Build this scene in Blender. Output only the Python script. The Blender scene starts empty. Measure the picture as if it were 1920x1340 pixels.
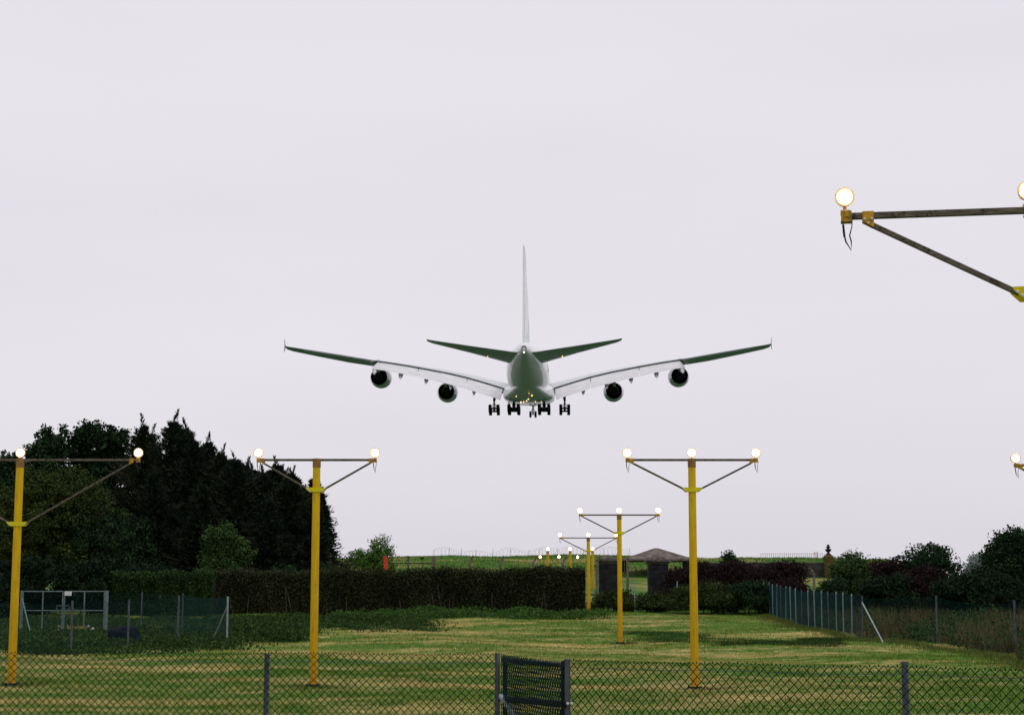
import bpy, math, random
import numpy as np
from mathutils import Vector, Matrix, Euler
R = math.radians
random.seed(7)
rng = np.random.default_rng(11)
sc = bpy.context.scene
col = sc.collection

# ------------------------------------------------------------------ camera
F_PX = 3213.0; PITCH = math.atan(449 / F_PX); CZ = 2.4
cd = bpy.data.cameras.new('camera'); cam = bpy.data.objects.new('camera', cd); col.objects.link(cam)
cd.sensor_width = 36; cd.lens = 36 * F_PX / 1920; cd.clip_end = 20000; cd.clip_start = 0.1
cam.location = (0, 0, CZ); cam.rotation_euler = (math.pi / 2 + PITCH, 0, 0)
sc.camera = cam
# ------------------------------------------------------------------ world (overcast, late day)
SUN_EL, SUN_AZ = R(62), R(-60)
w = bpy.data.worlds.new('World'); sc.world = w; w.use_nodes = True
nt = w.node_tree; nt.nodes.clear()
def N(t, **k):
    n = nt.nodes.new(t)
    for a, b in k.items(): setattr(n, a, b)
    return n
L = lambda a, b: nt.links.new(a, b)
sky = N('ShaderNodeTexSky', sky_type='NISHITA', sun_disc=False, sun_elevation=SUN_EL, sun_rotation=SUN_AZ, air_density=1, dust_density=4)
hs = N('ShaderNodeHueSaturation'); hs.inputs['Saturation'].default_value = .15
L(sky.outputs[0], hs.inputs['Color'])
tc = N('ShaderNodeTexCoord'); mp = N('ShaderNodeMapping'); mp.inputs['Scale'].default_value = (1.2, 1.2, 6)
L(tc.outputs['Generated'], mp.inputs[0])
nz = N('ShaderNodeTexNoise'); nz.inputs['Scale'].default_value = 1.6; nz.inputs['Detail'].default_value = 4
L(mp.outputs[0], nz.inputs[0])
cr = N('ShaderNodeValToRGB')                     # the cloud deck: pale lilac grey, faint bands
cr.color_ramp.elements[0].position = .3; cr.color_ramp.elements[0].color = (.725, .698, .762, 1)
cr.color_ramp.elements[1].position = .7; cr.color_ramp.elements[1].color = (.765, .742, .792, 1)
L(nz.outputs[0], cr.inputs[0])
sx = N('ShaderNodeSeparateXYZ'); L(tc.outputs['Generated'], sx.inputs[0])
g = N('ShaderNodeMapRange'); g.inputs[1].default_value = 0; g.inputs[2].default_value = .14; g.inputs[3].default_value = .985; g.inputs[4].default_value = 1.075
L(sx.outputs[2], g.inputs[0])
vm = N('ShaderNodeVectorMath', operation='SCALE'); L(cr.outputs[0], vm.inputs[0])
m10 = N('ShaderNodeMath', operation='MULTIPLY'); m10.inputs[1].default_value = 10.0; L(g.outputs[0], m10.inputs[0]); L(m10.outputs[0], vm.inputs['Scale'])
mx = N('ShaderNodeMix', data_type='RGBA'); mx.inputs[0].default_value = .95
L(hs.outputs[0], mx.inputs[6]); L(vm.outputs[0], mx.inputs[7])
bg = N('ShaderNodeBackground'); bg.inputs[1].default_value = .1
L(mx.outputs[2], bg.inputs[0]); ow = N('ShaderNodeOutputWorld'); L(bg.outputs[0], ow.inputs[0])
# ------------------------------------------------------------------ sun behind the cloud
sl = bpy.data.lights.new('sun', 'SUN'); sl.energy = 1.1; sl.angle = R(40); sl.color = (1, .96, .9)
so = bpy.data.objects.new('sun', sl); col.objects.link(so)
so.rotation_euler = (math.pi / 2 - SUN_EL, 0, R(35))
sc.view_settings.view_transform = 'Standard'; sc.view_settings.look = 'None'
sc.view_settings.exposure = 0; sc.view_settings.gamma = 1
sc.render.engine = 'CYCLES'
sc.cycles.max_bounces = 6; sc.cycles.transparent_max_bounces = 8

# ------------------------------------------------------------------ helpers
cp, sp_ = math.cos(PITCH), math.sin(PITCH)
def at(px, py, Y):
    """the world point seen at pixel (px,py) of the photograph at distance Y"""
    u = (px - 960) / F_PX; v = (670 - py) / F_PX
    d = Vector((u, cp - v * sp_, sp_ + v * cp)); d *= Y / d.y
    return Vector((d.x, d.y, d.z + CZ))
PY = [-50, 0, 45, 60, 70, 80, 90, 100, 107, 112, 120, 135, 150, 170, 185, 200, 6000]
PZ = [0, 0, 0, .2, .36, .46, .72, 1.04, 1.26, 1.42, 1.8, 2.7, 4.3, 6.2, 6.5, 6.5, 6.5]
def gz(x, y):
    x = np.asarray(x, float); y = np.asarray(y, float)
    z = (np.interp(y, PY, PZ) + np.interp(y - 2, PY, PZ) + np.interp(y + 2, PY, PZ)) / 3
    a = np.clip((y - 30) / 20, 0, 1) * np.clip((400 - y) / 200, 0, 1)
    z = z + a * (.05 * np.sin(x * .55 + y * .21) + .04 * np.sin(x * .23 - y * .47 + 1) + .03 * np.sin(x * 1.3 + y * .9))
    z = z + np.clip((y - 125) / 30, 0, 1) * (.18 * np.sin(x * .11 + 1.1) + .1 * np.sin(x * .31 + y * .1)) * np.clip((500 - y) / 200, 0, 1)
    q = np.clip((x / np.maximum(y, 1) - .215) / .05, 0, 1); q = q * q * (3 - 2 * q) * np.clip((y - 112) / 30, 0, 1); z = z * (1 - .8 * q)
    return z
def gzf(x, y): return float(gz(x, y))
def hit(px, py, y0=30, y1=260):
    """where the ray through a pixel meets the ground"""
    p = None
    for Y in np.arange(y0, y1, .25):
        p = at(px, py, Y)
        if gzf(p.x, p.y) >= p.z: return p
    return p
def ground_at(px, Y):
    p = at(px, 1119, Y); p.z = gzf(p.x, p.y); return p

def tag(o, label=None, cat=None, group=None, kind=None):
    if label: o['label'] = label
    if cat: o['category'] = cat
    if group: o['group'] = group
    if kind: o['kind'] = kind
    return o
def thing(name, loc, label, cat, group=None, rz=0):
    o = bpy.data.objects.new(name, None); col.objects.link(o); o.location = loc; o.rotation_euler = (0, 0, rz)
    o.empty_display_size = .3
    return tag(o, label, cat, group)
def npmesh(name, V, Fc, m, parent=None, smooth=False, loc=None):
    """V (n,3), Fc (k,q) arrays -> one mesh object; fast"""
    V = np.asarray(V, np.float32); Fc = np.asarray(Fc, np.int32)
    me = bpy.data.meshes.new(name); k, q = Fc.shape
    me.vertices.add(len(V)); me.vertices.foreach_set('co', V.ravel())
    me.loops.add(k * q); me.loops.foreach_set('vertex_index', Fc.ravel())
    me.polygons.add(k); me.polygons.foreach_set('loop_start', np.arange(0, k * q, q, dtype=np.int32))
    try: me.polygons.foreach_set('loop_total', np.full(k, q, np.int32))
    except Exception: pass
    me.update(calc_edges=True)
    if smooth: me.polygons.foreach_set('use_smooth', np.ones(k, bool))
    me.materials.append(m)
    o = bpy.data.objects.new(name, me); col.objects.link(o)
    if parent: o.parent = parent
    if loc is not None: o.location = loc
    return o
class MB:
    def __init__(s): s.v = []; s.f = []
    def add(s, vs, fs):
        b = len(s.v); s.v += [tuple(v) for v in vs]; s.f += [tuple(i + b for i in f) for f in fs]; return s
    def box(s, c, size, rot=None, taper=1):
        hx, hy, hz = size[0] / 2, size[1] / 2, size[2] / 2; vs = []
        for z, t in ((-hz, 1), (hz, taper)):
            for x, y in ((-hx, -hy), (hx, -hy), (hx, hy), (-hx, hy)):
                p = Vector((x * t, y * t, z))
                if rot: p = rot @ p
                vs.append(p + Vector(c))
        return s.add(vs, [(0, 3, 2, 1), (4, 5, 6, 7), (0, 1, 5, 4), (1, 2, 6, 5), (2, 3, 7, 6), (3, 0, 4, 7)])
    def bar(s, a, b, wx, wz):
        """square-section beam from a to b"""
        a, b = Vector(a), Vector(b); d = (b - a).normalized()
        up = Vector((0, 0, 1)) if abs(d.z) < .95 else Vector((0, 1, 0))
        r = d.cross(up).normalized(); u = r.cross(d)
        vs = [p + r * sx_ * wx / 2 + u * sz * wz / 2 for p in (a, b) for sx_, sz in ((-1, -1), (1, -1), (1, 1), (-1, 1))]
        return s.add(vs, [(0, 3, 2, 1), (4, 5, 6, 7), (0, 1, 5, 4), (1, 2, 6, 5), (2, 3, 7, 6), (3, 0, 4, 7)])
    def tube(s, pts, rad, n=8, cap=True):
        pts = [Vector(p) for p in pts]; k = len(pts)
        if not isinstance(rad, (list, tuple)): rad = [rad] * k
        b = len(s.v); ref = None
        for i, p in enumerate(pts):
            d = (pts[min(i + 1, k - 1)] - pts[max(i - 1, 0)]).normalized()
            if ref is None: ref = Vector((1, 0, 0)) if abs(d.x) < .8 else Vector((0, 1, 0))
            u = (ref - d * ref.dot(d)).normalized(); ref = u; v = d.cross(u)
            for j in range(n):
                a = 2 * math.pi * (j + .5) / n; s.v.append(tuple(p + (u * math.cos(a) + v * math.sin(a)) * rad[i]))
        for i in range(k - 1):
            for j in range(n):
                j2 = (j + 1) % n; s.f.append((b + i * n + j, b + i * n + j2, b + (i + 1) * n + j2, b + (i + 1) * n + j))
        if cap:
            s.f.append(tuple(b + j for j in range(n - 1, -1, -1))); s.f.append(tuple(b + (k - 1) * n + j for j in range(n)))
        return s
    def lathe(s, prof, origin, axis, n=24):
        """prof [(t, r)] along axis"""
        o = Vector(origin); d = Vector(axis).normalized()
        ref = Vector((1, 0, 0)) if abs(d.x) < .8 else Vector((0, 1, 0)); u = (ref - d * ref.dot(d)).normalized(); v = d.cross(u)
        b = len(s.v)
        for t, r in prof:
            for j in range(n):
                a = 2 * math.pi * j / n; s.v.append(tuple(o + d * t + (u * math.cos(a) + v * math.sin(a)) * max(r, 1e-4)))
        for i in range(len(prof) - 1):
            for j in range(n):
                j2 = (j + 1) % n; s.f.append((b + i * n + j, b + i * n + j2, b + (i + 1) * n + j2, b + (i + 1) * n + j))
        return s
    def prism(s, poly, a, b):
        """poly of 3D points, thickness vector from a to b offsets"""
        n = len(poly); a, b = Vector(a), Vector(b)
        vs = [Vector(p) + a for p in poly] + [Vector(p) + b for p in poly]
        fs = [tuple(range(n - 1, -1, -1)), tuple(range(n, 2 * n))] + [(i, (i + 1) % n, n + (i + 1) % n, n + i) for i in range(n)]
        return s.add(vs, fs)
    def loft(s, rings, cap=True):
        n = len(rings[0]); b = len(s.v)
        for r in rings: s.v += [tuple(p) for p in r]
        for i in range(len(rings) - 1):
            for j in range(n):
                j2 = (j + 1) % n; s.f.append((b + i * n + j, b + i * n + j2, b + (i + 1) * n + j2, b + (i + 1) * n + j))
        if cap:
            s.f.append(tuple(b + j for j in range(n - 1, -1, -1))); s.f.append(tuple(b + (len(rings) - 1) * n + j for j in range(n)))
        return s
    def build(s, name, m, parent=None, smooth=False, bevel=0):
        me = bpy.data.meshes.new(name); me.from_pydata(s.v, [], s.f); me.update()
        if smooth: me.polygons.foreach_set('use_smooth', [True] * len(me.polygons))
        for mm in (m if isinstance(m, list) else [m]): me.materials.append(mm)
        o = bpy.data.objects.new(name, me); col.objects.link(o)
        if parent: o.parent = parent
        if bevel:
            bv = o.modifiers.new('bevel', 'BEVEL'); bv.width = bevel; bv.segments = 1; bv.limit_method = 'ANGLE'
        if smooth:
            try: me.set_sharp_from_angle(angle=R(40))
            except Exception: pass
        return o
def copy_tree(o, parent=None):
    c = o.copy(); col.objects.link(c); c.parent = parent
    for ch in list(o.children): copy_tree(ch, c)
    return c
def segs(P0, P1, r, k=3):
    """independent thin prisms for wires: (n,3),(n,3) -> V,F"""
    P0 = np.asarray(P0, float); P1 = np.asarray(P1, float); d = P1 - P0; ln = np.linalg.norm(d, axis=1, keepdims=True); d = d / np.maximum(ln, 1e-9)
    ref = np.where(np.abs(d[:, 1:2]) < .8, np.array([[0, 1., 0]]), np.array([[1., 0, 0]]))
    u = np.cross(d, ref); u /= np.linalg.norm(u, axis=1, keepdims=True); v = np.cross(d, u); n = len(P0)
    rings = []
    for P in (P0, P1):
        for j in range(k):
            a = 2 * math.pi * j / k; rings.append(P + (u * math.cos(a) + v * math.sin(a)) * r)
    V = np.stack(rings, 1).reshape(-1, 3); base = (np.arange(n) * 2 * k)[:, None]
    Fc = np.concatenate([base + np.array([[j, (j + 1) % k, k + (j + 1) % k, k + j]]) for j in range(k)], 0)
    return V, Fc
def join(parts):
    Vs, Fs, b = [], [], 0
    for V, Fc in parts: Vs.append(V); Fs.append(Fc + b); b += len(V)
    return np.concatenate(Vs), np.concatenate(Fs)

# ------------------------------------------------------------------ materials
def mat(name, c1, c2=None, rough=.8, scale=5, stretch=(1, 1, 1), detail=6, spec=.3, metal=0, island=0, bump=0, coat=0, coords='Object', lo=.35, hi=.65, stain=None, stain_scale=2, stain_pos=.6, stain_stretch=(1,1,1)):
    m = bpy.data.materials.new(name); m.use_nodes = True; t = m.node_tree; b = t.nodes['Principled BSDF']; lk = t.links.new
    b.inputs['Roughness'].default_value = rough; b.inputs['Specular IOR Level'].default_value = spec * SPEC; b.inputs['Metallic'].default_value = metal
    b.inputs['Coat Weight'].default_value = coat; b.inputs['Coat Roughness'].default_value = .08
    if c2 is None: b.inputs['Base Color'].default_value = (*c1, 1); return m
    co = t.nodes.new('ShaderNodeTexCoord'); ma = t.nodes.new('ShaderNodeMapping'); ma.inputs['Scale'].default_value = stretch
    lk(co.outputs[coords], ma.inputs[0]); n = t.nodes.new('ShaderNodeTexNoise'); n.inputs['Scale'].default_value = scale; n.inputs['Detail'].default_value = detail
    lk(ma.outputs[0], n.inputs[0]); fac = n.outputs[0]
    if island:
        g_ = t.nodes.new('ShaderNodeNewGeometry'); mm = t.nodes.new('ShaderNodeMix'); mm.data_type = 'FLOAT'; mm.inputs[0].default_value = island
        lk(fac, mm.inputs[2]); lk(g_.outputs['Random Per Island'], mm.inputs[3]); fac = mm.outputs[0]
    r = t.nodes.new('ShaderNodeMapRange'); r.inputs[1].default_value = lo; r.inputs[2].default_value = hi; lk(fac, r.inputs[0])
    x = t.nodes.new('ShaderNodeMix'); x.data_type = 'RGBA'; x.inputs[6].default_value = (*c1, 1); x.inputs[7].default_value = (*c2, 1)
    lk(r.outputs[0], x.inputs[0]); out = x.outputs[2]
    if stain:
        ma2 = t.nodes.new('ShaderNodeMapping'); ma2.inputs['Scale'].default_value = stain_stretch; lk(co.outputs[coords], ma2.inputs[0])
        n2 = t.nodes.new('ShaderNodeTexNoise'); n2.inputs['Scale'].default_value = stain_scale; n2.inputs['Detail'].default_value = 8; n2.inputs['Roughness'].default_value = .7
        lk(ma2.outputs[0], n2.inputs[0]); r2 = t.nodes.new('ShaderNodeMapRange'); r2.inputs[1].default_value = stain_pos; r2.inputs[2].default_value = stain_pos + .08; lk(n2.outputs[0], r2.inputs[0])
        x2 = t.nodes.new('ShaderNodeMix'); x2.data_type = 'RGBA'; x2.inputs[7].default_value = (*stain, 1); lk(out, x2.inputs[6]); lk(r2.outputs[0], x2.inputs[0]); out = x2.outputs[2]
    lk(out, b.inputs['Base Color'])
    if bump:
        bp = t.nodes.new('ShaderNodeBump'); bp.inputs['Strength'].default_value = bump; bp.inputs['Distance'].default_value = .02; lk(n.outputs[0], bp.inputs['Height']); lk(bp.outputs[0], b.inputs['Normal'])
    return m
def emit(name, c, s, rim=None):
    m = bpy.data.materials.new(name); m.use_nodes = True; b = m.node_tree.nodes['Principled BSDF']
    b.inputs['Base Color'].default_value = (*c, 1); b.inputs['Emission Color'].default_value = (*c, 1); b.inputs['Emission Strength'].default_value = s
    return m
def leafmat(name, c1, c2, scale=.7, island=.45, rough=.75, lo=.3, hi=.7):
    return mat(name, c1, c2, rough=rough, scale=scale, island=island, spec=.15, lo=lo, hi=hi, detail=3)

M = {}
SPEC = .45
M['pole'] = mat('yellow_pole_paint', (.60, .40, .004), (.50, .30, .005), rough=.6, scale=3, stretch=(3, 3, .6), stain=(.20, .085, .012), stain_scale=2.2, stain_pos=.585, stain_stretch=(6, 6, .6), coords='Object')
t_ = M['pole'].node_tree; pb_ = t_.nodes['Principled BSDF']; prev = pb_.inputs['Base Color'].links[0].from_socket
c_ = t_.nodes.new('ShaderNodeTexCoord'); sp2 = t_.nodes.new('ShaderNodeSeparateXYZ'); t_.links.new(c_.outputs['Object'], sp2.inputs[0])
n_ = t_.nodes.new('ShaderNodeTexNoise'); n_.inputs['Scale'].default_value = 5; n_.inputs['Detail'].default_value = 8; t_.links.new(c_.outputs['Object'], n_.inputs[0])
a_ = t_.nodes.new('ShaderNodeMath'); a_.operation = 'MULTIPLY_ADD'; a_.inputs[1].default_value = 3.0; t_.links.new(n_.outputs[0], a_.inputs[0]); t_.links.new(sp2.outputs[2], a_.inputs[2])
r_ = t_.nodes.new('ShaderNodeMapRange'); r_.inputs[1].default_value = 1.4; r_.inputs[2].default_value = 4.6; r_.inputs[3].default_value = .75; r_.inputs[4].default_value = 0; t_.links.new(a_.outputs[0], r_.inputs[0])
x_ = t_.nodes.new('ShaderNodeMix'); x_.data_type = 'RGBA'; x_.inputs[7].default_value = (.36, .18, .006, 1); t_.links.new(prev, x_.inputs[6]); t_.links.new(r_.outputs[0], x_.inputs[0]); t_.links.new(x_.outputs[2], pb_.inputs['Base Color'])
M['collar'] = mat('bright_yellow_plate', (.62, .55, .005), (.5, .42, .01), rough=.5, scale=8, stain=(.2, .12, .02), stain_scale=12, stain_pos=.66)
M['bracket'] = mat('worn_yellow_bracket', (.5, .28, .02), (.2, .12, .03), rough=.6, scale=14, stain=(.06, .045, .03), stain_scale=22, stain_pos=.58)
M['arm'] = mat('weathered_steel', (.065, .055, .04), (.13, .11, .085), rough=.7, scale=6, stretch=(1, 6, 6), stain=(.03, .027, .02), stain_scale=14, stain_pos=.52, spec=.4)
M['sleeve'] = mat('rusty_sleeve', (.17, .1, .035), (.26, .15, .04), rough=.7, scale=9)
M['cable'] = mat('black_cable', (.012, .012, .013), rough=.45)
M['bolt'] = mat('zinc_bolt', (.55, .55, .56), rough=.4, metal=.7)
M['housing'] = mat('lamp_housing', (.72, .46, .22), (.6, .36, .16), rough=.5, scale=9)
M['lens'] = emit('lit_lamp_lens', (1, .84, .6), 26)
M['lensrim'] = emit('lit_lens_rim', (1, .80, .52), 1.2)
M['galv'] = mat('galvanised_steel', (.055, .06, .075), (.10, .11, .13), rough=.7, scale=12, stretch=(1, 1, .3))
M['gateframe'] = mat('dull_gate_steel', (.075, .11, .115), (.14, .19, .19), rough=.7, scale=9)
M['galvlight'] = mat('pale_galvanised_steel', (.17, .22, .23), (.28, .34, .35), rough=.6, scale=10)
M['darksteel'] = mat('dark_painted_steel', (.006, .009, .016), (.012, .017, .028), rough=.6, scale=10, spec=.15)
M['pvc'] = mat('dark_green_wire', (.0025, .014, .012), (.004, .022, .018), rough=.6, scale=20, spec=.12)
M['fargreen'] = mat('teal_green_wire', (.006, .032, .034), (.01, .045, .045), rough=.7, scale=8, spec=.1)
M['concrete'] = mat('old_concrete', (.09, .07, .06), (.17, .14, .12), rough=.9, scale=4, bump=.3)
M['wood'] = mat('weathered_timber', (.1, .07, .055), (.17, .12, .09), rough=.85, scale=5, stretch=(6, 6, .5))
M['orange'] = mat('orange_paint', (.55, .06, .02), (.42, .045, .02), rough=.6, scale=6, stretch=(1, 1, 2), stain=(.2, .03, .02), stain_scale=6, stain_pos=.6)

# ------------------------------------------------------------------ ground
def lawn_material(name, blades=False):
    m = bpy.data.materials.new(name); m.use_nodes = True; t = m.node_tree; b = t.nodes['Principled BSDF']; lk = t.links.new
    b.inputs['Roughness'].default_value = .9; b.inputs['Specular IOR Level'].default_value = .1
    geo = t.nodes.new('ShaderNodeNewGeometry')
    def noise(scale, st, det=4, rough=.55, dist=0):
        ma = t.nodes.new('ShaderNodeMapping'); ma.inputs['Scale'].default_value = st; lk(geo.outputs['Position'], ma.inputs[0])
        n = t.nodes.new('ShaderNodeTexNoise'); n.inputs['Scale'].default_value = scale; n.inputs['Detail'].default_value = det; n.inputs['Roughness'].default_value = rough; n.inputs['Distortion'].default_value = dist
        lk(ma.outputs[0], n.inputs[0]); return n.outputs[0]
    def rng_(f, lo, hi):
        r = t.nodes.new('ShaderNodeMapRange'); r.inputs[1].default_value = lo; r.inputs[2].default_value = hi; lk(f, r.inputs[0]); return r.outputs[0]
    def mix(f, a, b_):
        x = t.nodes.new('ShaderNodeMix'); x.data_type = 'RGBA'
        lk(f, x.inputs[0])
        for i, c in ((6, a), (7, b_)):
            if isinstance(c, tuple): x.inputs[i].default_value = (*c, 1)
            else: lk(c, x.inputs[i])
        return x.outputs[2]
    def mth(op, a, b_):
        x = t.nodes.new('ShaderNodeMath'); x.operation = op
        for i, c in enumerate((a, b_)):
            if isinstance(c, (int, float)): x.inputs[i].default_value = c
            else: lk(c, x.inputs[i])
        return x.outputs[0]
    fine = noise(3.0, (1, 1, 1), 6, .7)
    green = mix(rng_(noise(.6, (1, 1, 1)), .35, .65), (.026, .082, .006), (.060, .130, .010))
    green = mix(rng_(fine, .35, .75), green, (.11, .175, .020))
    straw = mix(rng_(noise(5, (1, 1, 1), 5, .7), .3, .7), (.22, .18, .05), (.45, .36, .14))
    bands = noise(1, (.10, .33, 0), 3, .5, .4)                 # rows of clippings lie across the view
    streak = noise(1, (.8, 1.6, 0), 5, .7, .3)
    f = mth('ADD', mth('MULTIPLY', bands, .62), mth('MULTIPLY', streak, .5))
    f = mth('ADD', f, mth('MULTIPLY', fine, .25))
    c = mix(rng_(f, .66, .80), green, straw)
    sep = t.nodes.new('ShaderNodeSeparateXYZ'); lk(geo.outputs['Position'], sep.inputs[0])
    hill = mix(rng_(noise(.35, (.35, 1, 1), 5, .65), .49, .62), (.05, .125, .014), (.23, .21, .07))
    far = mix(rng_(noise(.01, (1, 1, 1), 3, .5), .4, .6), (.018, .048, .022), (.030, .068, .030))
    hill = mix(rng_(sep.outputs[1], 198, 205), hill, far)
    c = mix(rng_(sep.outputs[1], 108, 114), c, hill)
    if blades:
        isl = rng_(geo.outputs['Random Per Island'], 0, 1)
        x = t.nodes.new('ShaderNodeHueSaturation'); lk(c, x.inputs['Color']); v = mth('ADD', mth('MULTIPLY', isl, 1.0), .75); lk(v, x.inputs['Value']); c = x.outputs[0]
    lk(c, b.inputs['Base Color'])
    if not blades:
        bp = t.nodes.new('ShaderNodeBump'); bp.inputs['Strength'].default_value = .6; bp.inputs['Distance'].default_value = .05; lk(fine, bp.inputs['Height']); lk(bp.outputs[0], b.inputs['Normal'])
    return m
M['lawn'] = lawn_material('mown_grass'); M['blade'] = lawn_material('mown_grass_blades', True)
xs = np.concatenate([-np.geomspace(6000, 60, 24), np.arange(-56, 57, 1.0), np.geomspace(60, 6000, 24)])
ys = np.concatenate([np.linspace(-300, 20, 12), np.arange(24, 215, .8), np.geomspace(216, 9000, 26)])
GX, GY = np.meshgrid(xs, ys); V = np.stack([GX, GY, gz(GX, GY)], -1).reshape(-1, 3)
nx, ny = len(xs), len(ys); I = (np.arange(ny - 1)[:, None] * nx + np.arange(nx - 1)[None]).ravel()
g0 = npmesh('ground', V, np.stack([I, I + 1, I + nx + 1, I + nx], 1), M['lawn'], smooth=True); tag(g0, kind='structure')

def blades(X, Y, h, wd, lean=.5):
    """upright grass blades (triangles) at X,Y"""
    n = len(X); Z = gz(X, Y); a = rng.uniform(0, math.tau, n); h = h * rng.uniform(.5, 1.3, n); wd = wd * rng.uniform(.6, 1.3, n)
    ux, uy = np.cos(a), np.sin(a); b = rng.uniform(0, math.tau, n); l = rng.uniform(0, lean, n) * h
    P = np.stack([X, Y, Z - .01], 1); s = np.stack([ux * wd / 2, uy * wd / 2, 0 * ux], 1); tip = P + np.stack([np.cos(b) * l, np.sin(b) * l, h], 1)
    V = np.stack([P - s, P + s, tip], 1).reshape(-1, 3); return V, np.arange(3 * n).reshape(-1, 3)
def wedge(n, y0, y1, pw=1.0, x0=-.33, x1=.33):
    Y = y0 + (y1 - y0) * rng.random(n) ** pw; X = Y * rng.uniform(x0, x1, n); return X, Y
parts = []
X, Y = wedge(230000, 36, 66, .9); parts.append(blades(X, Y, .055, .022, 1.2))
X, Y = wedge(120000, 66, 112, .8); parts.append(blades(X, Y, .08, .035, 1.2))
cx, cy = wedge(500, 38, 108); rr = rng.uniform(.1, .5, 500); idx = rng.integers(0, 500, 30000)      # longer tufts here and there
X = cx[idx] + rng.normal(0, 1, 30000) * rr[idx] * 1.6; Y = cy[idx] + rng.normal(0, 1, 30000) * rr[idx]; parts.append(blades(X, Y, .11, .03, .8))
V, Fc = join(parts); o = npmesh('lawn_grass', V, Fc, M['blade']); tag(o, 'short mown grass with straw coloured clippings covering the field', 'grass', kind='stuff')

def tuftfield(name, label, cat, mt, spots, n, h, wd, lean=.5):
    """spots: list of (x, y, rx, ry, weight)"""
    s = np.array(spots); wt = s[:, 4] / s[:, 4].sum(); i = rng.choice(len(s), n, p=wt)
    X = s[i, 0] + rng.normal(0, .5, n) * s[i, 2]; Y = s[i, 1] + rng.normal(0, .5, n) * s[i, 3]
    V, Fc = blades(X, Y, h, wd, lean); o = npmesh(name, V, Fc, mt); tag(o, label, cat, kind='stuff'); return o

# ------------------------------------------------------------------ leaves
def unit(n):
    v = rng.normal(0, 1, (n, 3)); return v / np.linalg.norm(v, axis=1, keepdims=True)
def cards(C, U, ln, wd):
    """leaf-like diamonds at C pointing along U"""
    n = len(C); W = unit(n); S = np.cross(U, W); S /= np.maximum(np.linalg.norm(S, axis=1, keepdims=True), 1e-6)
    ln = (np.asarray(ln) * np.ones(n))[:, None]; wd = (np.asarray(wd) * np.ones(n))[:, None]
    V = np.stack([C - U * ln / 2, C + S * wd / 2, C + U * ln / 2, C - S * wd / 2], 1).reshape(-1, 3)
    return V, np.arange(4 * n).reshape(-1, 4)
def broad_cards(lobes, nclump, nleaf, ln, wd, cr_=.45, up=.25, shell=.35):
    lob = np.array(lobes, float); vol = (lob[:, 3] * lob[:, 4] * lob[:, 5]) ** .7; i = rng.choice(len(lob), nclump, p=vol / vol.sum())
    d = unit(nclump); rad = rng.random(nclump) ** shell; rad = rad * rng.uniform(.8, 1.12, nclump)
    C = lob[i, :3] + d * lob[i, 3:6] * rad[:, None]
    j = np.repeat(np.arange(nclump), nleaf); n = len(j); rc = cr_ * rng.uniform(.5, 1.3, nclump)
    P = C[j] + np.clip(rng.normal(0, .5, (n, 3)), -.8, .8) * rc[j][:, None] * np.array([1, 1, .7]); U = unit(n); U[:, 2] += up; U /= np.linalg.norm(U, axis=1, keepdims=True)
    return cards(P, U, ln * rng.uniform(.6, 1.3, n), wd * rng.uniform(.6, 1.3, n))
def limbs(mb, base, lobes, r0, top_frac=.6):
    base = Vector(base); cx = sum(l[0] for l in lobes) / len(lobes); cy = sum(l[1] for l in lobes) / len(lobes); tz = max(l[2] for l in lobes)
    top = Vector((cx, cy, tz)); pts = [base.lerp(top, k / 6) + Vector((random.uniform(-.1, .1) * (k > 0), random.uniform(-.1, .1) * (k > 0), 0)) for k in range(7)]
    mb.tube(pts, [r0 * (1 - .13 * k) for k in range(7)], 8)
    for l in lobes:
        c = Vector(l[:3]); t = random.uniform(.25, .6); a = base.lerp(top, t); m_ = a.lerp(c, .5) + Vector((0, 0, -.15 * (c - a).length * .5))
        mb.tube([a, m_, c], [r0 * .45, r0 * .3, r0 * .12], 6)
        for q in range(4):
            e = c + Vector((random.uniform(-1, 1) * l[3], random.uniform(-1, 1) * l[4], random.uniform(-.3, 1) * l[5])) * .85
            mb.tube([m_.lerp(c, .6), e], [r0 * .12, r0 * .04], 5, cap=False)
M['bark'] = mat('brown_bark', (.05, .04, .03), (.09, .07, .055), rough=.9, scale=6, stretch=(3, 3, .5))
def broadleaf(name, px, pytop, Y, wpx, label, mt, group=None, nl=7, nclump=700, nleaf=34, ln=.17, wd=.11, low=.25, cr_=.45, lop=0, cat='tree', pybase=None, up=.25, shell=.35):
    g_ = ground_at(px, Y); top = at(px, pytop, Y).z; H = top - g_.z; W = wpx / 3244 * Y / 2
    t = thing(name, g_, label, cat, group); lobes = []
    for k in range(nl):
        a = k * 2.4 + random.random(); fr = k / max(nl - 1, 1); zc = H * (low + (1 - low) * (.25 + .6 * fr)); rr_ = W * (1 - .55 * fr) * .55
        lobes.append((math.cos(a) * rr_ + lop * fr * W, math.sin(a) * rr_, zc, W * random.uniform(.42, .6), W * random.uniform(.42, .6), min(H * .24, W * .6) * random.uniform(.8, 1.1)))
    mx_ = max(l[2] + l[5] for l in lobes); sc_ = H / mx_ * .97
    lobes = [(a, b, c * sc_, d, e, f * sc_) for a, b, c, d, e, f in lobes]
    mb = MB(); limbs(mb, (0, 0, -.2), lobes, max(.06, H * .02)); mb.build('trunk', M['bark'], t, smooth=True)
    V, Fc = broad_cards(lobes, nclump, nleaf, ln, wd, cr_, up=up, shell=shell); npmesh('crown', V, Fc, mt, t); return t
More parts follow.
